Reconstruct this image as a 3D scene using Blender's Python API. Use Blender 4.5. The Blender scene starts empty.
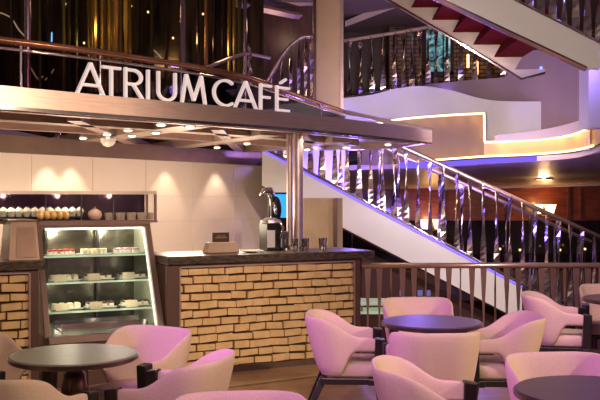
import bpy, bmesh, math, random
from mathutils import Vector, Matrix
random.seed(7)
S = bpy.context.scene
COL = S.collection
PI = math.pi
F = 900.0; CAMH = 1.6; HY = 198.0
R = math.radians

# ------------------------------------------------------------------ camera
cam_d = bpy.data.cameras.new('camera'); cam = bpy.data.objects.new('camera', cam_d); COL.objects.link(cam)
cam.location = (0, 0, CAMH); cam.rotation_euler = (PI/2, 0, 0)
cam_d.sensor_width = 36; cam_d.lens = 36*F/600; cam_d.shift_y = -2/600.0
cam_d.clip_end = 200
S.camera = cam
# ------------------------------------------------------------------ view
S.view_settings.view_transform = 'Standard'; S.view_settings.look = 'None'
S.view_settings.gamma = 1; S.view_settings.exposure = 0.15
S.view_settings.use_curve_mapping = False
S.cycles.max_bounces = 8; S.cycles.transparent_max_bounces = 24
S.cycles.sample_clamp_indirect = 4
# ------------------------------------------------------------------ world: warm noise backdrop, bright spots added for metals to reflect
W = bpy.data.worlds.new('world'); S.world = W; W.use_nodes = True
nt = W.node_tree; nt.nodes.clear()
out = nt.nodes.new('ShaderNodeOutputWorld'); bg = nt.nodes.new('ShaderNodeBackground')
tc = nt.nodes.new('ShaderNodeTexCoord')
mp = nt.nodes.new('ShaderNodeMapping'); mp.inputs['Scale'].default_value = (5, 5, 3)
no = nt.nodes.new('ShaderNodeTexNoise'); no.inputs['Scale'].default_value = 1.6; no.inputs['Detail'].default_value = 3
cr = nt.nodes.new('ShaderNodeValToRGB')
e = cr.color_ramp.elements
e[0].position = .40; e[0].color = (.03, .016, .022, 1)
e[1].position = .74; e[1].color = (2.2, 1.6, 1.15, 1)
q = e.new(.52); q.color = (.16, .10, .11, 1)
q = e.new(.62); q.color = (.50, .33, .28, 1)
nt.links.new(tc.outputs['Generated'], mp.inputs['Vector']); nt.links.new(mp.outputs[0], no.inputs['Vector'])
nt.links.new(no.outputs['Fac'], cr.inputs[0]); nt.links.new(cr.outputs[0], bg.inputs[0])
bg.inputs[1].default_value = .52
nt.links.new(bg.outputs[0], out.inputs[0])

# ------------------------------------------------------------------ lights of the room, and unseen washes added to brighten parts
def spot(name, loc, tgt, power, col, ang=60, blend=.6, size=.12):
    d = bpy.data.lights.new(name, 'SPOT'); d.energy = power; d.color = col
    d.spot_size = R(ang); d.spot_blend = blend; d.shadow_soft_size = size
    o = bpy.data.objects.new(name, d); COL.objects.link(o); o.location = loc
    o.rotation_euler = (Vector(tgt)-Vector(loc)).to_track_quat('-Z', 'Y').to_euler()
    return o
def point(name, loc, power, col, size=.1):
    d = bpy.data.lights.new(name, 'POINT'); d.energy = power; d.color = col; d.shadow_soft_size = size
    o = bpy.data.objects.new(name, d); COL.objects.link(o); o.location = loc; return o
WARM = (1, .72, .46); MAG = (.80, .24, 1.0); BLUE = (.25, .16, 1.0); CREAM = (1, .82, .62)
spot('atrium_spot', (6.0, 3.6, 3.6), (.4, 5.6, .5), 1050, WARM, 50, .7, .06)
spot('atrium_spot', (1.2, -1.0, 4.9), (.0, 8.4, .5), 620, (1, .80, .58), 34, .7, .06)
spot('atrium_spot', (-.2, -.4, 4.6), (-1.6, 6.0, .3), 420, WARM, 50, .8, .06)
spot('violet_spot', (-4.2, 4.6, 3.4), (1.5, 6.0, .5), 640, MAG, 34, .5, .05)
spot('violet_spot', (-1.6, 2.2, 4.2), (1.3, 5.2, .3), 420, MAG, 50, .7, .05)
spot('stair_wash', (3.0, 9.3, 2.5), (1.9, 12.4, 1.0), 330, (1, .86, .78), 75, .8, .1)  # unseen spot added to brighten the white stringer
spot('balcony_wash', (1.8, 9.6, 2.6), (2.2, 15, 3.0), 260, (1, .86, .92), 80, .8, .2)
spot('upper_stair_wash', (0.2, 4.2, 1.9), (2.0, 9.8, 3.6), 430, (1, .84, .72), 50, .8, .2)  # unseen spot added low down to light the upper stair
spot('violet_spot', (5.6, 9.4, 4.0), (2.9, 10.6, 2.7), 220, (.45, .3, 1), 50, .6, .1)
spot('fascia_violet', (2.4, 4.6, 3.0), (.5, 9.0, 2.3), 120, (.55, .3, 1), 40, .8, .1)
spot('fascia_wash', (.6, 3.0, 2.9), (-.4, 7.9, 2.3), 190, (1, .66, .58), 60, .8, .3)

# ------------------------------------------------------------------ helpers
def at(x, y, Z):
    return Vector(((x-300)/F*Z, Z, CAMH-(y-HY)/F*Z))
MATS = {}
def mat(name, col, rough=.5, metal=0, bump=0, bscale=20, col2=None, nscale=6, emit=None, es=0, coat=0, spec=.5, stretch=(1, 1, 1), sheen=0, detail=4):
    if name in MATS: return MATS[name]
    m = bpy.data.materials.new(name); m.use_nodes = True; n = m.node_tree; b = n.nodes['Principled BSDF']
    b.inputs['Base Color'].default_value = (*col, 1); b.inputs['Roughness'].default_value = rough
    b.inputs['Metallic'].default_value = metal; b.inputs['Coat Weight'].default_value = coat
    b.inputs['Specular IOR Level'].default_value = spec
    if sheen: b.inputs['Sheen Weight'].default_value = sheen
    tcn = n.nodes.new('ShaderNodeTexCoord'); mpn = n.nodes.new('ShaderNodeMapping'); mpn.inputs['Scale'].default_value = stretch
    n.links.new(tcn.outputs['Object'], mpn.inputs[0])
    nz = n.nodes.new('ShaderNodeTexNoise'); nz.inputs['Scale'].default_value = nscale; nz.inputs['Detail'].default_value = detail
    n.links.new(mpn.outputs[0], nz.inputs['Vector'])
    rp = n.nodes.new('ShaderNodeValToRGB'); rp.color_ramp.elements[0].position = .35; rp.color_ramp.elements[1].position = .65
    c2 = col2 if col2 else tuple(c*.86 for c in col)
    rp.color_ramp.elements[0].color = (*c2, 1); rp.color_ramp.elements[1].color = (*col, 1)
    n.links.new(nz.outputs['Fac'], rp.inputs[0]); n.links.new(rp.outputs[0], b.inputs['Base Color'])
    if bump:
        bz = n.nodes.new('ShaderNodeTexNoise'); bz.inputs['Scale'].default_value = bscale; n.links.new(mpn.outputs[0], bz.inputs['Vector'])
        bn = n.nodes.new('ShaderNodeBump'); bn.inputs['Strength'].default_value = bump; bn.inputs['Distance'].default_value = .01
        n.links.new(bz.outputs['Fac'], bn.inputs['Height']); n.links.new(bn.outputs[0], b.inputs['Normal'])
    if emit: b.inputs['Emission Color'].default_value = (*emit, 1); b.inputs['Emission Strength'].default_value = es
    MATS[name] = m; return m
def glass(name, tint=(.96, .975, .955), refl=.04, rough=.02):
    m = bpy.data.materials.new(name); m.use_nodes = True; n = m.node_tree; n.nodes.clear()
    o = n.nodes.new('ShaderNodeOutputMaterial'); t = n.nodes.new('ShaderNodeBsdfTransparent'); t.inputs[0].default_value = (*tint, 1)
    g = n.nodes.new('ShaderNodeBsdfGlossy'); g.inputs['Roughness'].default_value = rough
    fr = n.nodes.new('ShaderNodeFresnel'); fr.inputs[0].default_value = 1.45
    ad = n.nodes.new('ShaderNodeMath'); ad.operation = 'ADD'; ad.use_clamp = True; ad.inputs[1].default_value = refl
    mx = n.nodes.new('ShaderNodeMixShader')
    n.links.new(fr.outputs[0], ad.inputs[0]); n.links.new(ad.outputs[0], mx.inputs[0])
    n.links.new(t.outputs[0], mx.inputs[1]); n.links.new(g.outputs[0], mx.inputs[2]); n.links.new(mx.outputs[0], o.inputs[0])
    return m

FABRIC = mat('upholstery', (.66, .50, .43), .88, bump=.25, bscale=220, col2=(.59, .44, .375), nscale=140)
BLACKWOOD = mat('black_stained_wood', (.012, .008, .010), .35, col2=(.02, .014, .014))
CHROME = mat('polished_steel', (.80, .76, .78), .12, 1, col2=(.7, .66, .68))
BRONZE = mat('brushed_bronze_steel', (.62, .46, .43), .3, .75, bump=.05, bscale=30, col2=(.54, .39, .365), stretch=(1, 1, 12))
BRONZE_D = mat('dark_bronze', (.16, .10, .09), .3, .9)
STONE = mat('dark_granite', (.022, .015, .014), .3, col2=(.11, .075, .06), nscale=22, detail=8, stretch=(1, 2, 3))
BRICKM = mat('split_travertine_brick', (.74, .52, .28), .7, bump=.6, bscale=40, col2=(.62, .42, .21), nscale=9)
MORTAR = mat('brown_mortar', (.06, .024, .010), .9)
FRAME = mat('brown_lacquered_frame', (.13, .075, .065), .35, .3)
CREAMW = mat('cream_wall_panel', (.80, .66, .54), .5, bump=.02, col2=(.775, .635, .52), nscale=2)
WHITEP = mat('white_paint', (.78, .74, .72), .45, col2=(.74, .70, .69), nscale=2)
MAUVE = mat('mauve_plaster', (.42, .29, .30), .5, col2=(.39, .27, .29), nscale=2)
CANOPYU = mat('canopy_champagne_metal', (.50, .38, .29), .4, .35, col2=(.44, .33, .25), nscale=2)
SOFFIT = mat('taupe_soffit_paint', (.55, .41, .31), .38, col2=(.50, .37, .28), nscale=2)
WOOD = mat('red_mahogany', (.20, .048, .024), .32, col2=(.11, .024, .012), nscale=3, stretch=(1, 1, 5), coat=.4)
WOODD = mat('dark_brown_wood', (.075, .026, .014), .35, col2=(.04, .014, .008), nscale=4, stretch=(5, 5, 1))
MAROON = mat('maroon_panel', (.055, .008, .010), .6, col2=(.035, .006, .008))
REDCARPET = mat('red_stair_carpet', (.14, .003, .008), .95, bump=.3, bscale=200, col2=(.11, .002, .006), nscale=60, spec=.1)
DARKGL = mat('black_mirror_glass', (.012, .009, .010), .05, 0, spec=.8)
BLACK = mat('black_plastic', (.01, .01, .012), .3)
CARPET = mat('dark_plum_carpet', (.09, .035, .045), .95, bump=.3, bscale=120, col2=(.05, .02, .03), nscale=8)
CLEAR = glass('clear_glass')
SMOKE = glass('smoked_glass', (.62, .54, .56), -.045, .01)
SHELFG = glass('shelf_glass', (.84, .93, .89), .06)
LED_G = mat('warm_gold_led', (1, .8, .4), emit=(1, .70, .30), es=2.6)
LED_W = mat('white_led', (1, 1, 1), emit=(1, .95, .82), es=4)
LED_B = mat('violet_led', (.3, .2, 1), emit=(.20, .12, 1), es=2.2)
LAMPM = mat('lamp_lens', (1, .95, .85), emit=(1, .84, .62), es=3)
LETTER = mat('white_letter_face', (.9, .85, .85), .35, emit=(1, .84, .82), es=.34)  # mild emission stands in for light falling on the letter fronts

class MB:
    def __init__(s): s.bm = bmesh.new()
    def box(s, x0, x1, y0, y1, z0, z1, mtx=None):
        vs = [s.bm.verts.new(Vector((x, y, z))) for x in (x0, x1) for y in (y0, y1) for z in (z0, z1)]
        if mtx is not None:
            for v in vs: v.co = mtx @ v.co
        for f in ((0, 1, 3, 2), (4, 6, 7, 5), (0, 4, 5, 1), (2, 3, 7, 6), (0, 2, 6, 4), (1, 5, 7, 3)):
            s.bm.faces.new([vs[i] for i in f])
        return s
    def hexa(s, a, b):            # a, b: loops of equal count -> solid
        va = [s.bm.verts.new(p) for p in a]; vb = [s.bm.verts.new(p) for p in b]; n = len(a)
        s.bm.faces.new(va); s.bm.faces.new(vb[::-1])
        for i in range(n): s.bm.faces.new((va[i], vb[i], vb[(i+1) % n], va[(i+1) % n]))
        return s
    def tube(s, pts, r, n=8, sx=1, cap=True):
        pts = [Vector(p) for p in pts]; rings = []
        rr = r if isinstance(r, (list, tuple)) else [r]*len(pts)
        up = Vector((0, 0, 1))
        for i, p in enumerate(pts):
            d = (pts[min(i+1, len(pts)-1)]-pts[max(i-1, 0)]).normalized()
            a = up.cross(d)
            if a.length < 1e-3: a = Vector((1, 0, 0))
            a.normalize(); b = d.cross(a)
            rings.append([s.bm.verts.new(p+a*math.cos(2*PI*k/n)*rr[i]*sx+b*math.sin(2*PI*k/n)*rr[i]) for k in range(n)])
        for i in range(len(rings)-1):
            for k in range(n): s.bm.faces.new((rings[i][k], rings[i][(k+1) % n], rings[i+1][(k+1) % n], rings[i+1][k]))
        if cap: s.bm.faces.new(rings[0][::-1]); s.bm.faces.new(rings[-1])
        return s
    def lathe(s, prof, n=24, c=(0, 0, 0)):
        c = Vector(c); rings = []
        for r, z in prof:
            rings.append([s.bm.verts.new(c+Vector((r*math.cos(2*PI*k/n), r*math.sin(2*PI*k/n), z))) for k in range(n)])
        for i in range(len(rings)-1):
            for k in range(n): s.bm.faces.new((rings[i][k], rings[i][(k+1) % n], rings[i+1][(k+1) % n], rings[i+1][k]))
        s.bm.faces.new(rings[0][::-1]); s.bm.faces.new(rings[-1])
        return s
    def ball(s, c, rx, ry, rz, seg=12):
        m = Matrix.Translation(c) @ Matrix.Diagonal((rx, ry, rz, 1))
        bmesh.ops.create_uvsphere(s.bm, u_segments=seg, v_segments=max(6, seg//2+2), radius=1, matrix=m); return s
    def sweep(s, path, section):   # section: list of (offset_along_normal, z) ; path: list of (x,y); closed solid strip
        rings = []
        P = [Vector((p[0], p[1], 0)) for p in path]
        for i, p in enumerate(P):
            d = (P[min(i+1, len(P)-1)]-P[max(i-1, 0)]).normalized(); nrm = Vector((-d.y, d.x, 0))
            sec = section(i/(len(P)-1)) if callable(section) else section
            rings.append([s.bm.verts.new(p+nrm*o+Vector((0, 0, z))) for o, z in sec])
        n = len(rings[0])
        for i in range(len(rings)-1):
            for k in range(n): s.bm.faces.new((rings[i][k], rings[i+1][k], rings[i+1][(k+1) % n], rings[i][(k+1) % n]))
        s.bm.faces.new(rings[0]); s.bm.faces.new(rings[-1][::-1])
        return s
    def build(s, name, m, parent=None, smooth=False, bevel=0, sub=0, loc=None):
        bmesh.ops.recalc_face_normals(s.bm, faces=s.bm.faces)
        me = bpy.data.meshes.new(name); s.bm.to_mesh(me); s.bm.free(); me.materials.append(m)
        if smooth:
            for p in me.polygons: p.use_smooth = True
            if smooth == 'auto':
                for e_ in me.edges: pass
        o = bpy.data.objects.new(name, me); COL.objects.link(o)
        if parent: o.parent = parent
        if loc is not None: o.location = loc
        if bevel:
            b = o.modifiers.new('bevel', 'BEVEL'); b.width = bevel; b.segments = 2; b.limit_method = 'ANGLE'; b.angle_limit = R(35)
        if sub:
            u = o.modifiers.new('sub', 'SUBSURF'); u.levels = sub; u.render_levels = sub
        return o
def tag(o, label=None, cat=None, group=None, kind=None):
    if label: o['label'] = label
    if cat: o['category'] = cat
    if group: o['group'] = group
    if kind: o['kind'] = kind
    return o
def thing(name, label, cat, loc=(0, 0, 0), rz=0, group=None):
    o = bpy.data.objects.new(name, None); COL.objects.link(o); o.location = loc; o.rotation_euler = (0, 0, rz); o.empty_display_size = .1
    return tag(o, label, cat, group)
def struct(o): o['kind'] = 'structure'; return o
def copy_tree(o, parent=None):
    c = o.copy(); COL.objects.link(c)
    if parent: c.parent = parent
    for ch in [k for k in KIDS(o)]: copy_tree(ch, c)
    return c
ORDW = ['first', 'second', 'third', 'fourth', 'fifth', 'sixth', 'seventh', 'eighth', 'ninth', 'tenth', 'eleventh', 'twelfth', 'thirteenth', 'fourteenth', 'fifteenth', 'sixteenth', 'seventeenth', 'eighteenth', 'nineteenth', 'twentieth', 'twenty-first', 'twenty-second', 'twenty-third', 'twenty-fourth', 'twenty-fifth', 'twenty-sixth', 'twenty-seventh', 'twenty-eighth']
def ordinals():
    g_ = {}
    for o in COL.objects:
        if o.parent is None and 'group' in o.keys() and 'label' in o.keys(): g_.setdefault(o['label'], []).append(o)
    for lab, L_ in g_.items():
        if len(L_) < 2 or len(L_) > 28: continue
        L_.sort(key=lambda o: o.location.x/o.location.y)
        for i, o in enumerate(L_): o['label'] = lab+(', leftmost' if i == 0 else ', rightmost' if i == len(L_)-1 else ', %s from the left' % ORDW[i])
def KIDS(o): return [k for k in bpy.data.objects if k.parent == o]
def spline(pts, n=8):
    pts = [Vector(p) for p in pts]; o = []
    for i in range(len(pts)-1):
        p0 = pts[max(i-1, 0)]; p1 = pts[i]; p2 = pts[i+1]; p3 = pts[min(i+2, len(pts)-1)]
        for k in range(n):
            t = k/n
            o.append(.5*((2*p1)+(p2-p0)*t+(2*p0-5*p1+4*p2-p3)*t*t+(3*p1-p0-3*p2+p3)*t**3))
    o.append(pts[-1]); return o

# ------------------------------------------------------------------ counter frame
AC = R(26.5); UC = Vector((math.cos(AC), math.sin(AC), 0)); NC = Vector((-math.sin(AC), math.cos(AC), 0))
C0 = Vector((-.60, 8.3, 0))
def cw(t, d, z=0): return C0+UC*t+NC*d+Vector((0, 0, z))

# ================================================================== STRUCTURE
def floor_mat():
    m = bpy.data.materials.new('warm_oak_vinyl_floor'); m.use_nodes = True; n = m.node_tree; b = n.nodes['Principled BSDF']
    b.inputs['Roughness'].default_value = .38
    t = n.nodes.new('ShaderNodeTexCoord'); mpn = n.nodes.new('ShaderNodeMapping'); mpn.inputs['Rotation'].default_value = (0, 0, R(-12))
    br = n.nodes.new('ShaderNodeTexBrick'); br.inputs['Scale'].default_value = 1; br.inputs['Brick Width'].default_value = 1.3
    br.inputs['Row Height'].default_value = .16; br.inputs['Mortar Size'].default_value = .003
    br.inputs['Color1'].default_value = (.40, .22, .13, 1); br.inputs['Color2'].default_value = (.50, .30, .19, 1); br.inputs['Mortar'].default_value = (.16, .08, .05, 1)
    nz = n.nodes.new('ShaderNodeTexNoise'); nz.inputs['Scale'].default_value = 3; m2 = n.nodes.new('ShaderNodeMapping'); m2.inputs['Scale'].default_value = (1.5, 14, 1); m2.inputs['Rotation'].default_value = (0, 0, R(-12))
    mx = n.nodes.new('ShaderNodeMixRGB'); mx.blend_type = 'MULTIPLY'; mx.inputs[0].default_value = .5
    n.links.new(t.outputs['Object'], mpn.inputs[0]); n.links.new(mpn.outputs[0], br.inputs[0]); n.links.new(t.outputs['Object'], m2.inputs[0]); n.links.new(m2.outputs[0], nz.inputs[0])
    n.links.new(br.outputs[0], mx.inputs[1]); n.links.new(nz.outputs[0], mx.inputs[2]); n.links.new(mx.outputs[0], b.inputs['Base Color'])
    return m
FLOORM = floor_mat()
o = MB().hexa([(-7, -2, -.2), (6, -2, -.2), (6, 9.0, -.2), (.85, 9.0, -.2), (.85, 15, -.2), (-7, 15, -.2)],
              [(-7, -2, 0), (6, -2, 0), (6, 9.0, 0), (.85, 9.0, 0), (.85, 15, 0), (-7, 15, 0)]).build('floor', FLOORM); struct(o)
struct(MB().box(.85, 9, 9.0, 14.2, -1.5, -1.4).build('floor_lower', CARPET))
struct(MB().box(.85, 10, 14.2, 20, -.2, 0).build('floor_back', CARPET))
struct(MB().box(.85, 10, 14.05, 14.2, -1.5, .0).build('wall_stairwell', MAROON))
struct(MB().box(-8, 10, 20, 20.2, 1.1, 2.02).build('wall_back', WOOD))
struct(MB().box(-8, 10, 20.0, 20.2, -.1, 1.1).build('wall_back_lower', DARKGL))
struct(MB().box(-8, 10, 19.6, 20.2, 2.02, 6.5).build('wall_back_upper', WOODD))
# wood panel mouldings on the back wall
for i, xx in enumerate((2.1, 3.2, 4.05, 5.95, 7.2)):
    struct(MB().box(xx, xx+.05, 19.94, 20.0, 1.1, 1.98).build('trim_%d' % (i+1), WOODD))
f = MB(); f.box(6.2, 7.15, 19.95, 20, 1.84, 1.88); f.box(6.2, 7.15, 19.95, 20, 1.14, 1.18); f.box(6.2, 6.24, 19.95, 20, 1.18, 1.84)
struct(f.build('trim_6', WOOD))
# dark mirrored wall far up-left, upper deck
struct(MB().box(-8, -.55, 13.6, 13.8, 2.4, 6.5).build('wall_upper_left', mat('streaked_bronze_mirror', (.13, .085, .03), .16, .6, col2=(.012, .010, .008), nscale=2.2, stretch=(3.5, 3.5, .3), detail=6)))
struct(MB().box(-.95, .22, 14.8, 15, 2.3, 4.75).build('wall_upper_middle', mat('dark_walnut_panel', (.10, .035, .02), .35, col2=(.05, .018, .010), nscale=3, stretch=(4, 4, 1))))
# brick wall behind the upper rail
def wallbrick():
    m = bpy.data.materials.new('dark_gold_brick'); m.use_nodes = True; n = m.node_tree; b = n.nodes['Principled BSDF']; b.inputs['Roughness'].default_value = .5
    t = n.nodes.new('ShaderNodeTexCoord'); mpn = n.nodes.new('ShaderNodeMapping'); mpn.inputs['Rotation'].default_value = (R(90), 0, 0)
    br = n.nodes.new('ShaderNodeTexBrick'); br.inputs['Scale'].default_value = 1; br.inputs['Brick Width'].default_value = .17; br.inputs['Row Height'].default_value = .075; br.inputs['Mortar Size'].default_value = .012
    br.inputs['Color1'].default_value = (.20, .09, .035, 1); br.inputs['Color2'].default_value = (.30, .15, .06, 1); br.inputs['Mortar'].default_value = (.03, .012, .008, 1)
    n.links.new(t.outputs['Object'], mpn.inputs[0]); n.links.new(mpn.outputs[0], br.inputs[0]); n.links.new(br.outputs[0], b.inputs['Base Color']); return m
WB = wallbrick()
struct(MB().box(1.65, 5.6, 16.6, 16.8, 2.4, 6.5).build('wall_upper_right', WB))
struct(MB().box(.8, 1.65, 17.2, 17.4, 2.3, 6.5).build('wall_upper_recess', WOODD))
# upper ceiling with stepped trims
struct(MB().box(-8, -.5, 11, 13.6, 5.6, 5.7).build('ceiling_upper_left', BRONZE_D))
struct(MB().hexa([(-2, 13.9, 4.75), (9, 13.9, 4.75), (9, 19.6, 4.75), (-2, 19.6, 4.75)], [(-2, 13.9, 4.9), (9, 13.9, 4.9), (9, 19.6, 4.9), (-2, 19.6, 4.9)]).build('ceiling', mat('dark_taupe_ceiling', (.16, .11, .08), .5)))
struct(MB().tube([at(236, 3, 13.4), at(292, 15, 14.6), at(312, 17, 15.2)], .06, 4).build('trim_7', SOFFIT))
struct(MB().hexa([at(262, -4, 14.5), at(330, -4, 14.5), at(330, 4, 14.5), at(300, 6, 14.5)], [at(262, -4, 15.2), at(330, -4, 15.2), at(330, 4, 15.2), at(300, 6, 15.2)]).build('trim_8', SOFFIT))
struct(MB().hexa([at(345, 21, 15.6), at(395, 0, 14.9), at(395, 8, 14.9), at(345, 27, 15.6)], [at(345, 21, 16.4), at(395, 0, 16), at(395, 8, 16), at(345, 27, 16.4)]).build('trim_9', SOFFIT))
# back wall of the cafe
WA = at(-40, 198, 8.9); WA.z = 0; WBp = at(120, 198, 10.9); WBp.z = 0; WE = at(270, 198, 13.3); WE.z = 0
wd = (WE-WA).normalized(); wn = Vector((-wd.y, wd.x, 0))
wl = (WE-WA).length; wang = math.atan2(wd.y, wd.x)
def wallpt(s, off, z): return WA+wd*s+wn*off+Vector((0, 0, z))
o = MB().box(0, wl, 0, .12, 0, 2.07).build('wall_cafe_back', CREAMW); o.location = WA; o.rotation_euler.z = wang; struct(o)
o = MB()
for k in range(1, 6): o.box(wl*k/6, wl*k/6+.006, -.004, 0, .0, 2.07)
o.box(0, wl, -.004, 0, 1.62, 1.626); o.box(0, wl, -.004, 0, 1.30, 1.306)
o = o.build('trim_10', mat('panel_seam', (.74, .57, .47))); o.location = WA; o.rotation_euler.z = wang; struct(o)
o = MB().box(0, wl, -.02, .12, 2.07, 2.26).build('trim_11', mat('valance_bronze', (.30, .20, .15), .3, .7)); o.location = WA; o.rotation_euler.z = wang; struct(o)

# ---------- canopy over the cafe
cpts = [(x, Z) for x, Z in ((-260, 5.35), (-130, 5.75), (0, 6.38), (100, 6.98), (200, 7.66), (300, 8.52), (370, 9.45), (432, 10.65))]
cfront = spline([((x-300)/F*Z, Z, 0) for x, Z in cpts], 8)
HB, HT = 2.25, 2.40
cback = [Vector((1.42, 11.25, 0)), Vector((1.2, 11.8, 0)), Vector((.85, 12.15, 0)), Vector((.1, 12.35, 0)), Vector((-.35, 12.4, 0))]
can = thing('cafe_canopy', 'curved bronze metal canopy with fascia and ribbed underside over the cafe counter', 'canopy', (0, 0, 0))
edge = [p for p in cfront]+cback
MB().sweep([(p.x, p.y) for p in edge], [(0, HB), (0, HT), (.09, HT), (.09, HB)]).build('fascia', BRONZE, can)
MB().sweep([(p.x, p.y) for p in cfront], [(.0, HB-.02), (-.012, HB-.02), (-.012, HB+.006), (0, HB+.006)]).build('lower_lip', CHROME, can)
inner = []
for i, p in enumerate(edge):
    d = (edge[min(i+1, len(edge)-1)]-edge[max(i-1, 0)]).normalized(); inner.append(p+Vector((-d.y, d.x, 0))*.09)
poly = inner+[Vector((-.6, 13.2, 0)), wallpt(wl*.97, -.03, 0), wallpt(0, -.03, 0), Vector((-6, 6.5, 0)), Vector((-5, 5.2, 0))]
m_ = MB(); m_.hexa([p+Vector((0, 0, 2.33)) for p in poly], [p+Vector((0, 0, 2.39)) for p in poly]); m_.build('ceiling_panel', CANOPYU, can)
# ribs under the canopy: curved rings + radial beams
def offs(path, d):
    o_ = []
    for i, p in enumerate(path):
        t_ = (path[min(i+1, len(path)-1)]-path[max(i-1, 0)]).normalized(); o_.append(p+Vector((-t_.y, t_.x, 0))*d)
    return o_
for d0, d1, mm in ((.30, .38, BRONZE), (1.0, 1.2, CANOPYU), (1.9, 1.98, BRONZE)):
    pth = offs(cfront, d0); pth = [p for p in pth if (p.y < 12.1)]
    MB().sweep([(p.x, p.y) for p in pth], [(0, 2.25), (0, 2.34), (d1-d0, 2.34), (d1-d0, 2.25)]).build('ring_beam', mm, can)
def beam(a, b, w, z0, z1, name, mm):
    a = Vector((a[0], a[1], 0)); b = Vector((b[0], b[1], 0)); d = (b-a); L = d.length; an = math.atan2(d.y, d.x)
    M = Matrix.Translation(a) @ Matrix.Rotation(an, 4, 'Z')
    return MB().box(0, L, -w/2, w/2, z0, z1, M).build(name, mm, can)
def und(x, y, H=2.25): Z = (H-CAMH)*F/(HY-y); return Vector(((x-300)/F*Z, Z, H))
beam(und(30, 150)[:2], und(196, 126)[:2], .30, 2.245, 2.34, 'cross_beam', CANOPYU)
beam(und(150, 152)[:2], und(272, 135)[:2], .26, 2.246, 2.34, 'cross_beam', CANOPYU)
beam(und(250, 152)[:2], und(342, 142)[:2], .26, 2.246, 2.34, 'cross_beam', CANOPYU)
beam(und(-50, 130)[:2], und(70, 150)[:2], .24, 2.246, 2.34, 'cross_beam', CANOPYU)
beam(und(74, 121)[:2], und(150, 152)[:2], .12, 2.25, 2.34, 'cross_beam', BRONZE)
beam(und(217, 130)[:2], und(240, 152)[:2], .12, 2.25, 2.34, 'cross_beam', BRONZE)
beam(und(302, 137)[:2], und(320, 150)[:2], .12, 2.25, 2.34, 'cross_beam', BRONZE)
LABS = None
dl = [(58, 142), (83, 137.5), (85, 143.5), (107, 133.5), (128, 129.5), (132, 135), (161, 124), (156, 132), (190, 126), (180, 149), (247, 143), (217, 147), (307, 149), (346, 147), (388, 144)]
fix = thing('recessed_downlight', 'small round recessed downlight glowing in the canopy underside', 'ceiling light', (0, 0, 0), 0, 'downlights in the canopy underside')
MB().lathe([(.055, 0), (.075, 0), (.075, .012), (.055, .012)], 16, (0, 0, -.012)).build('trim_ring', CHROME, fix)
MB().lathe([(.05, .004), (.05, .125)], 14).build('housing', CHROME, fix)
fix.scale = (.75, .75, .75)
MB().lathe([(.001, -.03), (.035, -.028), (.055, -.012), (.055, .002), (.001, .002)], 16).build('lens', LAMPM, fix)
for i, (x, y) in enumerate(dl):
    c = fix if i == 0 else copy_tree(fix)
    p = und(x, y, 2.244); c.location = p
p = und(108, 136, 2.244)
g = thing('crystal_dome_lamp', 'round faceted glass dome lamp hanging under the canopy', 'ceiling light', p)
MB().lathe([(.09, 0), (.10, -.01), (.10, -.03), (.085, -.03)], 16).build('collar', CHROME, g)
MB().lathe([(.085, -.03), (.075, -.07), (.05, -.10), (.01, -.115)], 10).build('dome', mat('frosted_crystal', (.8, .7, .6), .1, emit=(1, .8, .6), es=.1), g)
# lights of those fixtures: wall scallops + counter pools
for (x, y, pw) in ((47, 178, 30), (70, 178, 30), (165, 180, 26), (216, 181, 30), (-20, 178, 25)):
    # solve wall point s with that image x
    best = min(range(400), key=lambda k: abs((wallpt(wl*k/400, 0, 0).x/wallpt(wl*k/400, 0, 0).y)*F+300-x))
    pt = wallpt(wl*best/400, -.22, 2.2)
    spot('wall_washer', pt, pt+Vector((wn.x*.13, wn.y*.13, -1.2)), pw*.75, (1, .80, .60), 70, .6, .02)
for t in (-2.2, -1.2, -.1, .9):
    p = cw(t, .35, 2.22)
    spot('counter_downlight', p, (p.x, p.y, 1), 26, WARM, 100, .8, .05)
for t in (-1.5, 0, 1.2):
    pass
for t, d_, pw in ((-2.4, .9, 14), (-1.2, 1.2, 22), (.1, 1.6, 30), (1.1, 2.4, 22)): point('bar_glow', cw(t, d_, 1.5), pw, CREAM, .3)  # unseen fill points added behind the counter to lift the wall

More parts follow.
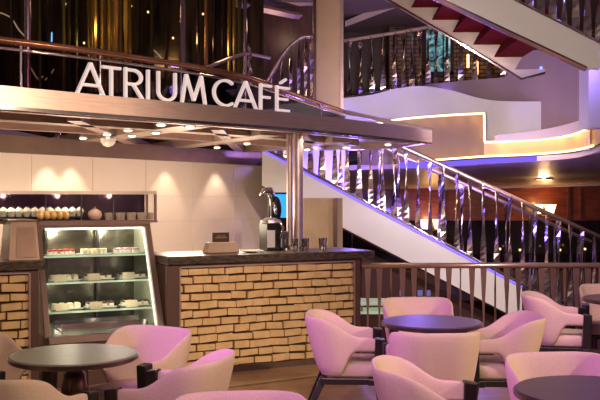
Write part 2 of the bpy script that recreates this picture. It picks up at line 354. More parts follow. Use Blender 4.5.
# ---------- sign letters
sign = thing('cafe_sign', 'raised white letters ATRIUM CAFÉ standing along the top of the canopy fascia', 'sign', (0, 0, 0))
def stroke(mb, a, b, M, w=.036, dep=.03):
    a = Vector((a[0], 0, a[1])); b = Vector((b[0], 0, b[1])); d = (b-a).normalized(); n_ = Vector((-d.z, 0, d.x))*w/2
    q = [a+n_, a-n_, b-n_, b+n_]
    mb.hexa([M @ (v+Vector((0, -dep/2, 0))) for v in q], [M @ (v+Vector((0, dep/2, 0))) for v in q])
def arc(cx, cz, rx, rz, a0, a1, n=14): return [(cx+rx*math.cos(R(a0+(a1-a0)*i/n)), cz+rz*math.sin(R(a0+(a1-a0)*i/n))) for i in range(n+1)]
H_ = .245
GL = {
 'A': (.22, [[(.0, 0), (.11, 1)], [(.11, 1), (.22, 0)], [(.045, .3), (.175, .3)]]),
 'T': (.17, [[(0, .93), (.17, .93)], [(.085, .93), (.085, 0)]]),
 'R': (.16, [[(.02, 0), (.02, 1)], [(.02, .93)]+[(x, z) for x, z in arc(.08, .70, .065, .23, 90, -90)]+[(.02, .47)], [(.08, .47), (.155, 0)]]),
 'I': (.04, [[(.02, 0), (.02, 1)]]),
 'U': (.18, [[(.02, 1)]+arc(.09, .32, .07, .27, 180, 360)+[(.16, 1)]]),
 'M': (.22, [[(.01, 0), (.045, 1)], [(.045, 1), (.11, .12)], [(.11, .12), (.175, 1)], [(.175, 1), (.21, 0)]]),
 'C': (.20, [arc(.11, .5, .10, .45, 50, 310, 20)]),
 'F': (.13, [[(.02, 0), (.02, 1)], [(.02, .93), (.13, .93)], [(.02, .5), (.115, .5)]]),
 'É': (.13, [[(.02, 0), (.02, 1)], [(.02, .93), (.13, .93)], [(.02, .5), (.115, .5)], [(.02, .07), (.13, .07)], [(.05, 1.1), (.10, 1.28)]])}
def front_at(x):
    best = min(cfront, key=lambda p: abs(p.x/p.y*F+300-x))
    i = cfront.index(best)
    a, b = (cfront[i], cfront[i+1])
    xa = a.x/a.y*F+300; xb = b.x/b.y*F+300
    if x < xa and i > 0: b = a; a = cfront[i-1]; xa = a.x/a.y*F+300; xb = b.x/b.y*F+300
    return a.lerp(b, (x-xa)/(xb-xa))
for ch, xa, xb in (('A', 77, 104), ('T', 102, 121), ('R', 123, 143.5), ('I', 146, 151), ('U', 156, 178), ('M', 181, 207), ('C', 213, 236), ('A', 235, 257), ('F', 259, 272), ('É', 275, 290)):
    a = front_at(xa+3); b = front_at(xb+2.5); d = (b-a); L = d.length; an = math.atan2(d.y, d.x)
    w, st = GL[ch]
    M = Matrix.Translation((a.x, a.y, HT)) @ Matrix.Rotation(an, 4, 'Z') @ Matrix.Translation((0, .045, 0)) 
    mb = MB(); k = L/w
    if ch == 'I': k = 1
    for s_ in st:
        q = [(px*k, pz*H_) for px, pz in s_]
        for i in range(len(q)-1): stroke(mb, q[i], q[i+1], M, .022)
    mb.build('letter', LETTER, sign)

# ---------- railing on the canopy deck
rl = [at(x, y, 1.18*F/(HY-y)) for x, y in ((-160, 22), (-60, 33), (0, 40), (50, 46), (100, 52.5), (150, 60), (200, 68), (245, 77.5), (270, 85.5), (300, 96.5), (345, 112))]
rl = spline(rl, 5)
rail = thing('deck_railing', 'low curved copper-topped glass railing behind the cafe letters', 'railing', (0, 0, 0))
MB().tube(rl, .028, 10).build('handrail', mat('copper_handrail', (.62, .30, .18), .22, .9), rail, smooth=True)
MB().tube([p-Vector((0, 0, .06)) for p in rl], .014, 8).build('lower_tube', CHROME, rail, smooth=True)
MB().sweep([(p.x, p.y) for p in rl], [(-.004, 2.40), (-.004, 2.72), (.004, 2.72), (.004, 2.40)]).build('glass_panel', SMOKE, rail)
for k in (4, 12, 20, 28, 35, 41, 47):
    p = rl[k]; MB().tube([(p.x, p.y, 2.4), (p.x, p.y, 2.78)], .012, 8).build('post', CHROME, rail)
MB().tube([at(345, 112, 12.3), at(385, 121, 12.2), at(432, 131, 12.1)], .03, 8).build('end_tube', BRONZE, rail)

# ---------- steel column of canopy
def column(name, label, tubes, z0, z1, mm):
    t = thing(name, label, 'column', (tubes[0][0], tubes[0][1], z0))
    o_ = Vector((tubes[0][0], tubes[0][1], z0))
    for x, y, r in tubes:
        MB().lathe([(r, z0), (r, z1)], 28, (x-o_.x, y-o_.y, -z0)).build('shaft', mm, t, smooth=False)
        MB().lathe([(r*1.25, z0), (r*1.25, z0+.03), (r, z0+.04)], 28, (x-o_.x, y-o_.y, -z0)).build('base_ring', CHROME, t)
    return t
STEEL = mat('satin_steel', (.72, .58, .54), .36, .8)
cx = at(298, 198, 9.05); cx2 = at(290.5, 198, 9.1)
column('canopy_column', 'paired satin steel tubes rising from the counter to the canopy', [(cx.x, cx.y, .052), (cx2.x-.01, cx2.y+.06, .03)], 1.08, 2.245, STEEL)
for ob in COL.objects:
    pass

# ---------- big upper column
pc = at(328, 198, 12.9)
t = thing('bronze_column', 'tall beige column with dark bronze edge strips behind the canopy', 'column', (pc.x, pc.y, 2.35))
MB().box(-.17, .17, -.12, .3, 0, 3.8).build('core', mat('beige_column_face', (.58, .40, .24), .3, col2=(.54, .37, .22), coat=.4), t)
MB().box(-.215, -.17, -.14, .3, 0, 3.8).build('edge_strip', BRONZE_D, t)
MB().box(.17, .215, -.14, .3, 0, 3.8).build('edge_strip', BRONZE, t)
struct(MB().box(-8, .75, 12.45, 20, 2.2, 2.34).build('floor_upper', SOFFIT)) if False else None

# ---------- baluster shape
def baluster_mb(mb, base, top, w=.07, twist=PI, phase=0, style='twist', th=.012):
    base = Vector(base); top = Vector(top); N = 14; rings = []
    for i in range(N+1):
        s_ = i/N; p = base.lerp(top, s_)
        if style == 'twist': a = phase+twist*s_; ww = w*(.45+.55*abs(math.cos(PI*s_*1.0)))
        else: a = phase; ww = .016+(w-.016)*max(0, (s_-.45)/.55)**.9
        dx, dy = math.cos(a), math.sin(a)
        u_ = Vector((dx, dy, 0))*ww/2; v_ = Vector((-dy, dx, 0))*th/2
        rings.append([mb.bm.verts.new(p+q_) for q_ in (u_+v_, -u_+v_, -u_-v_, u_-v_)])
    for i in range(N):
        for k in range(4): mb.bm.faces.new((rings[i][k], rings[i][(k+1) % 4], rings[i+1][(k+1) % 4], rings[i+1][k]))
    mb.bm.faces.new(rings[0]); mb.bm.faces.new(rings[-1])
    return mb
BAL = mat('mirror_steel_baluster', (.66, .54, .58), .18, 1)
def railing(name, label, low, high, n, w=.07, style='twist', railm=None, rr=.03, botm=CHROME, br=.02, mixed=False, balm=None):
    """low/high: (A,B) end points of bottom and top line"""
    t_ = thing(name, label, 'railing', low[0])
    o_ = low[0]
    lowp = [p-o_ for p in low]; hip = [p-o_ for p in high]
    MB().tube(hip, rr, 10).build('handrail', railm or BRONZE, t_, smooth=True)
    MB().tube(lowp, br, 8).build('bottom_rail', botm, t_, smooth=True)
    def lerp_path(P, s_):
        s_ *= (len(P)-1); i = min(int(s_), len(P)-2); return P[i].lerp(P[i+1], s_-i)
    for k in range(n):
        s_ = (k+.5)/n
        mb = MB(); stl = style
        if mixed: stl = ('taper', 'taper', 'twist')[k % 3]
        ww = w if not (mixed and k % 3 == 2) else w*.5
        baluster_mb(mb, lerp_path(lowp, s_), lerp_path(hip, s_), ww, PI*(1 if k % 2 else -1)*random.uniform(.5, .8), random.uniform(-.5, .5) if stl != 'taper' else random.uniform(-.25, .25), stl)
        mb.build('baluster', balm or BAL, t_)
    return t_

# ---------- lower staircase (descends to the right)
ZS = 12.5; ZS2 = 13.75
def sl(x, y, Z): return at(x, y, Z)
def upy(x): return 185+(x-330)*.527
def loy(x): return 221+(x-330)*.522
st = thing('descending_staircase', 'white-sided staircase descending to the right behind the cafe', 'staircase', (0, 0, 0))
a = [sl(262, upy(262), ZS), sl(522, upy(522), ZS), sl(522, loy(522), ZS), sl(262, loy(262), ZS)]
MB().hexa(a, [p+Vector((0, .08, 0)) for p in a]).build('near_stringer', WHITEP, st)
a2 = [p+Vector((0, ZS2-ZS, 0)) for p in a]
MB().hexa(a2, [p+Vector((0, .08, 0)) for p in a2]).build('far_stringer', WHITEP, st)
MB().tube([a[0]+Vector((0, .03, .01)), a[1]+Vector((0, .03, .01))], .022, 6).build('top_trim', CHROME, st)
MB().tube([a[3]+Vector((0, .03, -.01)), a[2]+Vector((0, .03, -.01))], .02, 6).build('bottom_trim', BRONZE_D, st)
P0 = a[0]; P1 = a[1]; nst = 15
for k in range(nst):
    p = P0.lerp(P1, k/nst); p2 = P0.lerp(P1, (k+1)/nst)
    q = MB(); q.box(p.x, p2.x+.03, ZS+.08, ZS2, p.z-.20, p.z-.10); q.box(p2.x, p2.x+.03, ZS+.08, ZS2, p2.z-.2, p.z-.1)
    q.build('step', REDCARPET if k % 1 == 0 else WHITEP, st)
m_ = MB(); b0 = [a[3]+Vector((0, .08, .02)), a[2]+Vector((0, .08, .02))]
m_.hexa([b0[0], b0[1], b0[1]+Vector((0, ZS2-ZS-.08, 0)), b0[0]+Vector((0, ZS2-ZS-.08, 0))], [p+Vector((0, 0, .04)) for p in (b0[0], b0[1], b0[1]+Vector((0, ZS2-ZS-.08, 0)), b0[0]+Vector((0, ZS2-ZS-.08, 0)))]).build('soffit', MAROON, st)
# LED line along the step edge
MB().tube([a[0].lerp(a[1], .04)+Vector((0, .10, .03)), a[0].lerp(a[1], .98)+Vector((0, .10, .03))], .009, 6).build('led_line', LED_B, st)
MB().tube([a[0]+Vector((0, -.004, -.012)), a[1]+Vector((0, -.004, -.012))], .016, 6).build('violet_edge_strip', mat('violet_reflection_glow', (.2, .15, .9), emit=(.22, .13, 1), es=1.0), st)  # emissive strip imitates blue reflections along the stringer edge
struct(MB().box(-.2, .74, 14.6, 14.7, 1.2, 2.5).build('wall_stair_back', WHITEP))
for x in (315, 340): point('stair_blue_light', at(x, 175, 14.2), 12, BLUE, .08)
spot('rail_wash', (2.2, 5.0, 3.6), (2.4, 8.9, .5), 420, (1, .68, .6), 46, .7, .08)  # unseen spot added to brighten the guard rail
for k in range(4):
    p = a[0].lerp(a[1], .12+.25*k)+Vector((0, .6, .55)); point('stair_led_light', p, 42, BLUE, .12)
def hry(x): return 146+(x-400)*.457
lo = [sl(x, upy(x)-2, ZS+.04) for x in (268, 350, 430, 520, 600)]
hi = [sl(x, hry(x), ZS+.04) for x in (268, 350, 430, 520, 600)]
VRAIL = mat('plum_bronze_rail', (.66, .46, .44), .3, .85)
r1 = railing('stair_railing', 'near stair railing with twisted mirror steel balusters along the white stringer', lo, hi, 27, .085, railm=VRAIL, rr=.035)
lo2 = [sl(x, upy(x)-2, ZS+.04)+Vector((0, ZS2-ZS, 0)) for x in (268, 350, 430, 520, 620)]
hi2 = [sl(x, hry(x), ZS+.04)+Vector((0, ZS2-ZS, 0)) for x in (268, 350, 430, 520, 620)]
r2 = railing('stair_railing', 'far stair railing seen through the near balusters on the descending staircase', lo2, hi2, 15, .085, railm=VRAIL, rr=.03)

# newel landing at lower end beyond frame
# ---------- maroon enclosure under the stairs and small items below
us = thing('under_stair_enclosure', 'dark maroon panelled enclosure beneath the descending staircase', 'panel', (1.0, 12.8, -1.4))
def rel(p): return p-Vector((1.0, 12.8, -1.4))
pl = [Vector((.86, 12.8, -1.4)), Vector((3.0, 12.8, -1.4)), at(515, 328, 12.8), at(400, 268, 12.8), at(362, 249, 12.8)]
MB().hexa([rel(p) for p in pl], [rel(p)+Vector((0, .1, 0)) for p in pl]).build('panel', MAROON, us)
for x in (402, 420, 428):
    p = rel(at(x, 293, 12.79)); MB().box(p.x-.035, p.x+.035, -.02, .0, p.z-.04, p.z+.04).build('step_light', mat('dim_blue_lens', (.1, .1, .3), emit=(.25, .2, .7), es=.25), us)
# pale lit vitrine low down beyond the rail
pv = at(378, 300, 10.5)
v = thing('lit_glass_vitrine', 'low glass vitrine with pale green glow behind the guard rail beside the counter', 'display case', (pv.x, pv.y, -1.4))
hz = pv.z+1.4
MB().box(-.22, .26, -.2, .2, 0, hz-.14).build('plinth', MAROON, v)
MB().box(-.22, .26, -.2, .2, hz-.14, hz-.11).build('lit_shelf', mat('pale_green_lit_glass', (.6, .8, .6), .2, emit=(.7, .95, .65), es=.15), v)
MB().box(-.22, .26, -.2, .2, hz-.04, hz).build('lid', mat('pale_green_lit_glass', (.6, .8, .6)), v)
for sx in (-.2, .24):
    MB().box(sx-.01, sx+.01, -.19, -.17, hz-.11, hz-.04).build('post', CHROME, v)

# ---------- guard rail across the opening
ZR = 8.85; gx0 = at(362, 265.5, ZR); gx1 = at(640, 265.5, ZR)
GL_, GH = [Vector((gx0.x, ZR, .09)), Vector((gx1.x, ZR, .09))], [gx0, gx1]
railing('guard_rail', 'level guard rail with tapered steel balusters beside the brick counter', GL_, GH, 24, .062, 'taper', railm=mat('rose_bronze_rail', (.72, .50, .42), .32, .8), rr=.028, mixed=True, balm=mat('rose_satin_baluster', (.46, .30, .27), .3, .8))
MB().box(.62, 3.6, 8.80, 9.0, 0, .09).build('baseboard_guard', FRAME)['kind'] = 'structure'

# ================================================================== upper right stair
ZN, ZF = 9.0, 10.4
us2 = thing('upper_staircase', 'upper staircase with white side band and red carpeted stepped underside', 'staircase', (0, 0, 0))
nb = lambda x: (x-440)*.471        # lower edge of near band (px y)
ntp = lambda x: (x-513)*.506       # upper edge of near band
q = [at(400, nb(400), ZN), at(588, nb(588), ZN), at(604, ntp(604), ZN), at(640, ntp(640), ZN), at(400, ntp(400), ZN)]
q = [at(400, nb(400), ZN), at(586, nb(586), ZN), at(600, nb(586), ZN), at(600, ntp(600), ZN), at(400, ntp(400), ZN)]
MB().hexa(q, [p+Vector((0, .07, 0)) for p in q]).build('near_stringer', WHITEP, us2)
MB().tube([at(400, nb(400), ZN+.02), at(586, nb(586), ZN+.02)], .032, 6).build('chrome_trim', CHROME, us2)
MB().tube([at(400, ntp(400), ZN+.03), at(600, ntp(600), ZN+.03)], .012, 6).build('chrome_trim', CHROME, us2)
# zigzag
A = [(411+20.7*i-20.7*2, 7.5+12.4*i-12.4*2) for i in range(0, 8)]
zig = []
for i, (x, y) in enumerate(A):
    zig.append((x, y)); zig.append((x+28.5, y))
zigp = zig
farz = [at(x, y, ZF) for x, y in zigp]
# far stringer between zigzag and L2
l2 = lambda x: (x-388)*.591
low = [at(l, l2(l), ZF) for l in (A[0][0]-2, 521)]
prof = [low[0]]+[low[1]]+[at(545, 72, ZF)]+[at(545, 69, ZF)]+farz[::-1][1:]
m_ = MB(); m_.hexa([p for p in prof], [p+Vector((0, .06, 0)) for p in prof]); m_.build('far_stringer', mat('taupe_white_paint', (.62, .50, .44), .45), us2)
MB().tube([at(340, l2(340), ZF-.01), at(521, l2(521)+.5, ZF-.01), at(545, 73, ZF-.01)], .016, 6).build('chrome_trim', CHROME, us2)
# carpeted steps between near band and far stringer: each step a solid extruded in depth
for i in range(len(A)-1):
    (x, y) = A[i]; (xn, yn) = A[i+1]
    def nearp(px, py, up=0):
        p = at(px, py, ZF); # same place shifted toward the viewer with slight rise matching near band
        return Vector((p.x, ZN+.07, p.z+up))
    a_ = at(x, y, ZF); b_ = at(x+28.5, y, ZF)
    sec = [Vector((a_.x, 0, a_.z)), Vector((b_.x, 0, a_.z)), Vector((b_.x+.02, 0, a_.z+.16)), Vector((b_.x-.10, 0, a_.z+.30)), Vector((a_.x+.16, 0, a_.z+.30))]
    MB().hexa([p+Vector((0, ZN+.07, 0)) for p in sec], [p+Vector((0, ZF+.02, 0)) for p in sec]).build('carpeted_step', REDCARPET, us2)
MB().ball(at(541, 68, ZF-.25), .018, .018, .018).build('blue_marker_lamp', mat('blue_lamp', (.1, .2, 1), emit=(.1, .2, 1), es=3), us2)
lo = [at(500, ntp(500)-1, ZN+.05), at(640, ntp(640)-1, ZN+.05)]; hi = [p+Vector((0, 0, .95)) for p in lo]
railing('upper_stair_railing', 'railing with blue-lit steel balusters above the white band of the upper stair', lo, hi, 12, .08, railm=VRAIL, rr=.03)
point('violet_stair_light', at(570, 5, 9.5), 10, BLUE, .1)
point('violet_pillar_light', at(592, 66, 11.2), 12, BLUE, .05)
spot('stair_underside_wash', at(430, 170, 8.8), at(490, 45, 10.0), 70, (1, .80, .72), 60, .8, .1)  # unseen spot added below to light the far stringer
point('violet_stair_light', at(450, 6, 9.9), 3, (.5, .3, 1), .1)

# mauve wall with newel pillar under the upper landing
m_ = MB()
pth = spline([at(424, 150, 15.6), at(470, 150, 14.9), at(505, 150, 14.4), at(525, 150, 14.0), at(560, 150, 13.2), at(590, 150, 12.2)], 6)
MB_ = m_
def topz(i_, n_): 
    ys = [(424, 85), (470, 80), (505, 77), (525, 52), (560, 46), (590, 44)]
    s_ = i_/n_*5; k = min(int(s_), 4); f_ = s_-k
    x_ = ys[k][0]*(1-f_)+ys[k+1][0]*f_; y_ = ys[k][1]*(1-f_)+ys[k+1][1]*f_
    return CAMH+(HY-y_)/F*pth[i_].y
rings = []
va = []
n_ = len(pth)-1
for i, p in enumerate(pth):
    zt = topz(i, n_); zb = CAMH+(HY-150)/F*p.y
    va.append([m_.bm.verts.new((p.x, p.y, zb)), m_.bm.verts.new((p.x, p.y, zt)), m_.bm.verts.new((p.x, p.y+.15, zt)), m_.bm.verts.new((p.x, p.y+.15, zb))])
for i in range(n_):
    for k in range(4): m_.bm.faces.new((va[i][k], va[i+1][k], va[i+1][(k+1) % 4], va[i][(k+1) % 4]))
m_.bm.faces.new(va[0]); m_.bm.faces.new(va[-1])
struct(m_.build('wall_landing', MAUVE, smooth=False))
p = at(594, 198, 11.6)
t = thing('landing_pillar', 'white square pillar lit violet at the right edge under the landing', 'pillar', (p.x, p.y, 2.0))
MB().box(-.10, .35, -.1, .3, .50, 1.35).build('shaft', WHITEP, t)
MB().box(-.12, .37, -.12, .32, 1.35, 1.5).build('cap', WHITEP, t)

# ================================================================== white balcony with cove lighting
def ribbon(name, top, bot, thick, mm, parent, k=6):
    """curved solid panel: lists of (px, py, Z) for the upper and lower edge"""
    T = spline([at(*p) for p in top], k); B = spline([at(*p) for p in bot], k); m = MB()
    va = [[m.bm.verts.new(b), m.bm.verts.new(t_), m.bm.verts.new(t_+Vector((0, thick, 0))), m.bm.verts.new(b+Vector((0, thick, 0)))] for t_, b in zip(T, B)]
    for i in range(len(va)-1):
        for j in range(4): m.bm.faces.new((va[i][j], va[i+1][j], va[i+1][(j+1) % 4], va[i][(j+1) % 4]))
    m.bm.faces.new(va[0]); m.bm.faces.new(va[-1])
    return m.build(name, mm, parent)
bal = thing('white_balcony', 'sinuous white balcony parapet with gold cove lighting above the mahogany wall', 'balcony', (0, 0, 0))
ribbon('parapet', [(336, 99, 15), (370, 95, 14.9), (395, 89, 14.8), (421, 86, 14.7), (450, 90, 14.5), (490, 100, 14.2), (546, 101.5, 13.6)],
       [(336, 150, 15), (370, 150, 14.9), (395, 150, 14.8), (421, 150, 14.7), (450, 150, 14.5), (490, 149, 14.2), (546, 146, 13.6)], .35, WHITEP, bal)
# brown recessed panel, front layer
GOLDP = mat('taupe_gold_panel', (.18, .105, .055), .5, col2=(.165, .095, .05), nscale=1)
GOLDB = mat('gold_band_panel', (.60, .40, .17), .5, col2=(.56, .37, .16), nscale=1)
dz = .55
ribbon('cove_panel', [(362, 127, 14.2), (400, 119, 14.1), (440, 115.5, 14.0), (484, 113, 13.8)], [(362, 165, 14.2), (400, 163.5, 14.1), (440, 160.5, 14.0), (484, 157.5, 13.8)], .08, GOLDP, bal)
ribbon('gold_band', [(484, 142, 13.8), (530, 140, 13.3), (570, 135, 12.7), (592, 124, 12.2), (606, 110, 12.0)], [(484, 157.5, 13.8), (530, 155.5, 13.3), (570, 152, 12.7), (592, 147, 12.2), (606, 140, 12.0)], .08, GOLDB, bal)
# LED tubes along cove edges, hidden behind a lip in front of the panel
def led(pts, r=.016, off=-.05, name='led_strip', mm=LED_G):
    MB().tube(spline([at(*p)+Vector((0, off, 0)) for p in pts], 6), r, 6).build(name, mm, bal)
led([(375, 124, 14.15), (400, 119.5, 14.1), (440, 116, 14.0), (483.5, 113.5, 13.8)])
led([(483.5, 113.5, 13.8), (483.8, 128, 13.8), (484, 142, 13.8)])
led([(484, 142.5, 13.8), (530, 140.5, 13.3), (570, 135.5, 12.7), (592, 124.5, 12.2), (606, 111, 12.0)])
led([(430, 160.5, 14.0), (484, 156.5, 13.8), (530, 154.5, 13.3), (570, 151, 12.7), (592, 146, 12.2)])
def glow(a, b, n, pw):
    for k in range(n):
        f_ = (k+.5)/n; p = [a[q_]*(1-f_)+b[q_]*f_ for q_ in range(3)]
        point('cove_glow', at(*p)+Vector((0, -.12, 0)), pw, (1, .60, .18), .04)
glow((385, 126, 14.1), (480, 118, 13.85), 6, .55); glow((400, 156, 14.05), (480, 151, 13.85), 5, .3); glow((479, 120, 13.8), (479, 140, 13.8), 2, .5)
glow((490, 146, 13.75), (560, 141, 12.85), 6, .5); glow((566, 138, 12.75), (604, 118, 11.95), 4, .5); glow((490, 152, 13.75), (590, 143, 12.2), 6, .4)
# beige step ribbons rising at the right
ribbon('curved_lip', [(498, 135, 13.5), (540, 130, 13.0), (575, 122, 12.4), (600, 113, 12.0)], [(498, 141, 13.5), (540, 139, 13.0), (575, 133, 12.4), (600, 121, 12.0)], .25, CREAMW, bal)
ribbon('violet_strip', [(400, 162.5, 13.75), (440, 161.5, 13.7), (484, 158.8, 13.6), (537, 156, 13.2)], [(400, 168, 13.75), (440, 167, 13.7), (484, 163.8, 13.6), (537, 161, 13.2)], .05, mat('violet_lit_acrylic', (.02, .01, .10), .6, emit=(.24, .15, 1), es=.8, spec=0), bal)
ribbon('lower_edge', [(537, 156, 13.2), (560, 154.5, 12.9), (580, 152, 12.6), (600, 145, 12.2)], [(537, 161, 13.2), (560, 159.5, 12.9), (580, 157, 12.6), (600, 151, 12.2)], .05, CREAMW, bal)
# deep soffit beneath: sloping slab going back to the wall
m_ = MB()
s0 = [at(345, 170, 14.6), at(440, 167, 13.7), at(484, 163.8, 13.6), at(540, 161, 13.2), at(580, 157, 12.6), at(620, 149, 12.0)]
s0 = [p_+Vector((0, .14, .0)) for p_ in s0]
s1 = [at(330, 190, 19.5), at(430, 188, 19.5), at(480, 187, 19.4), at(540, 185.5, 19.4), at(600, 184, 19.4), at(650, 182, 19.4)]
for i in range(5):
    qd = [s0[i], s0[i+1], s1[i+1], s1[i]]; m_.hexa(qd, [p+Vector((0, 0, .08)) for p in qd])
struct(m_.build('ceiling_lower', SOFFIT))
struct(MB().tube([at(430, 189, 19.3), at(540, 186.5, 19.3), at(650, 183, 19.3)], .025, 6).build('trim_12', WHITEP))
g = thing('soffit_downlight', 'round recessed downlight in the soffit below the cove-lit balcony', 'ceiling light', at(544, 177, 17.0)-Vector((0, 0, .05)))
MB().lathe([(.15, 0), (.19, 0), (.19, .03), (.15, .03)], 18).build('trim_ring', CHROME, g)
MB().lathe([(.001, .0), (.15, .0), (.15, .02), (.001, .02)], 18).build('lens', LAMPM, g)
point('soffit_glow', at(544, 180, 16.8), 10, (1, .75, .45), .1)

# upper glass railing behind parapet with balusters
lo = [at(x, y, 15.6) for x, y in ((344, 97), (400, 88), (440, 86), (510, 78))]
hi = [at(x, y, 15.6) for x, y in ((344, 41), (400, 32), (440, 25), (510, 14))]
railing('balcony_railing', 'steel baluster railing with pale handrail above the white balcony', lo, hi, 15, .10, railm=mat('honey_handrail', (.55, .38, .22), .35), rr=.03)
for k in range(3): point('balcony_violet_light', at(360+40*k, 90, 15.2), 1, BLUE, .05)
point('upper_warm_fill', at(285, 25, 14.0), 5, (1, .66, .4), .1)  # unseen fill added to warm the violet-tinged ceiling
# coloured pane window in brick wall
def wavy(name, c1, c2, c3, es):
    m = bpy.data.materials.new(name); m.use_nodes = True; n = m.node_tree; b = n.nodes['Principled BSDF']
    t = n.nodes.new('ShaderNodeTexCoord'); nz = n.nodes.new('ShaderNodeTexNoise'); nz.inputs['Scale'].default_value = 5; nz.inputs['Detail'].default_value = 5; nz.inputs['Distortion'].default_value = 1.5
    rp = n.nodes.new('ShaderNodeValToRGB'); e_ = rp.color_ramp.elements; e_[0].position = .38; e_[0].color = (*c1, 1); e_[1].position = .68; e_[1].color = (*c3, 1); x_ = e_.new(.52); x_.color = (*c2, 1)
    n.links.new(t.outputs['Object'], nz.inputs[0]); n.links.new(nz.outputs[0], rp.inputs[0]); n.links.new(rp.outputs[0], b.inputs['Base Color']); n.links.new(rp.outputs[0], b.inputs['Emission Color']); b.inputs['Emission Strength'].default_value = es; b.inputs['Roughness'].default_value = .2
    return m
TEAL = wavy('teal_stained_glass', (.01, .02, .02), (.10, .28, .30), (.55, .75, .75), .7)
wloc = at(437, 72, 16.55)
w = thing('window_1', None, None, (wloc.x, 16.55, wloc.z)); del_ = [w.__delitem__(k) for k in list(w.keys())]; struct(w)
MB().box(-.20, .24, -.02, .03, 0, 1.15).build('pane', TEAL, w)
fr = MB(); fr.box(-.26, -.20, -.05, .05, -.05, 1.2); fr.box(.24, .30, -.05, .05, -.05, 1.2); fr.box(-.26, .3, -.05, .05, -.08, 0); fr.box(-.04, -.01, -.05, .03, 0, 1.15); fr.box(.10, .12, -.05, .03, 0, 1.15); fr.build('window_frame', WOODD, w)
gl = mat('amber_lamp_glass', (1, .6, .2), emit=(1, .6, .22), es=3.5)
for x, y in ((468, 61), (477, 68)):
    p = at(x, y, 16.4)
    s_ = thing('amber_tube_lamp', 'small amber tube lamp on the dark brick wall behind the upper stair', 'wall light', p, 0, 'amber tube lamps on the brick wall')
    MB().lathe([(.001, -.12), (.022, -.12), (.022, .12), (.001, .12)], 10).build('tube', gl, s_)
    MB().box(-.03, .03, .02, .2, -.15, -.12).build('bracket', BRONZE_D, s_)
spot('brick_wash', at(440, -20, 15.4), at(450, 80, 16.6), 70, (1, .7, .4), 90, .9, .1)

# ================================================================== upper left: hanging glass strands, posts, chandelier curls
AMB = [mat('amber_glass_strand', (.26, .16, .03), .2, .7), mat('olive_glass_strand', (.10, .095, .025), .2, .7), mat('smoky_glass_strand', (.06, .04, .03), .15, .8), mat('copper_glass_strand', (.34, .17, .07), .2, .8)]
def strand(x, r, mi, y1, Z):
    p = at(x, y1, Z)
    b = MB(); pts = []; rr = []
    n = 12
    for i in range(n+1):
        z = p.z+(5.6-p.z)*i/n; pts.append((0, 0, z-p.z)); rr.append(r*random.uniform(.75, 1.25))
    b.tube(pts, rr, 8)
    o_ = b.build('glass_strand', AMB[mi], None); o_.location = (p.x, p.y, p.z)
    return o_
xs = []
dense = [88, 92, 96, 101, 105, 109, 113, 117, 121, 126, 130, 63, 70, 77, 198, 206, 214, 222, 229, 234, 239, 12, 39, 50, 142, 152, 166]
for i, x in enumerate(dense):
    mi = 3 if x in (105, 117, 206) else (0 if 84 < x < 132 or x in (229, 234) else (1 if x % 2 else 2))
    o_ = strand(x+random.uniform(-1, 1), .028 if 84 < x < 132 else .024, mi, 92, 12.2+random.uniform(-.4, .5))
    side = 'gold glass strand hanging in the dense cluster above the letters' if 84 < x < 132 else ('thin dark glass strand hanging right of the gold cluster' if x > 132 else 'thin dark glass strand hanging left of the gold cluster')
    grp = 'gold glass strands' if 84 < x < 132 else ('dark glass strands right of the gold cluster' if x > 132 else 'dark glass strands left of the gold cluster')
    tag(o_, side, 'hanging decoration', grp)
for x, r, lab in ((27.5, .026, 'slim mauve steel post at far left crossing the copper handrail'), (183, .026, 'slim steel post rising behind the letters U and M'), (245, .03, 'dark steel post where mirrored glass meets the wood wall')):
    p = at(x, 100, 7.4 if x < 100 else (8.6 if x < 200 else 13))
    t = thing('steel_post', lab, 'post', (p.x, p.y, 2.39))
    MB().lathe([(r, .02), (r, 3.4)], 14).build('shaft', mat('mauve_steel', (.42, .30, .36), .25, 1), t)
    MB().lathe([(r*2, 0), (r*2, .02)], 14).build('foot', CHROME, t)
# gold curls (light streaks of wire sculpture)
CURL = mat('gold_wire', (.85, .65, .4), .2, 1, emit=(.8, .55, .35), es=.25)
def curl(pts, lab, Z=13.595, r=.012):
    o_ = MB().tube(spline([at(x, y, Z) for x, y in pts], 5), r, 6).build('wire_curl', CURL, None, smooth=True)
    tag(o_, lab, 'wire sculpture', None)
curl([(-4, 12), (4, 14), (12, 19), (19, 30), (27, 38)], 'long gold wire curl arching down at the top left corner')
curl([(31, 68), (38, 79), (43, 76)], 'small gold wire curl left of the first letter')
curl([(45, 80), (50, 75), (54, 69)], 'short rising gold wire curl left of the first letter')
curl([(151, 48), (157, 53), (163, 60)], 'short gold wire curl just above the handrail over the letters I and U')
# reflections of far lamps among strands, put in as tiny glowing solids
TINY = [mat('tiny_warm_bulb', (1, .7, .4), emit=(1, .62, .25), es=1.6), mat('blue_lamp_reflection', (.2, .6, 1), emit=(.15, .5, .9), es=1.4)]
for (x, y, c, lab) in ((27, 0, 0, 'x'), (65, 4, 0, 'x'), (84, 43, 0, 'x'), (131, 6, 0, 'x'), (173, 38, 0, 'x'), (222, 35, 0, 'x'), (203, 14, 0, 'x'), (148, 12, 0, 'x')):
    o_ = MB().ball((0, 0, 0), .016, .02, .018).build('bulb', TINY[0], None); o_.location = at(x, y, 13.585)
    tag(o_, 'tiny warm lamp reflection glowing among the hanging glass strands', 'light', 'tiny warm lamp reflections among the strands')
o_ = MB().box(-.010, .010, -.01, .01, -.07, .07).build('reflected_light_bar', TINY[1], None); o_.location = at(51.5, 37, 13.59); tag(o_, 'small upright blue lamp reflection behind the handrail at upper left', 'light')
point('strand_light', at(110, 10, 11.3), 22, (1, .65, .3), .1)
point('strand_light', at(215, 40, 11.2), 9, (1, .65, .3), .1)
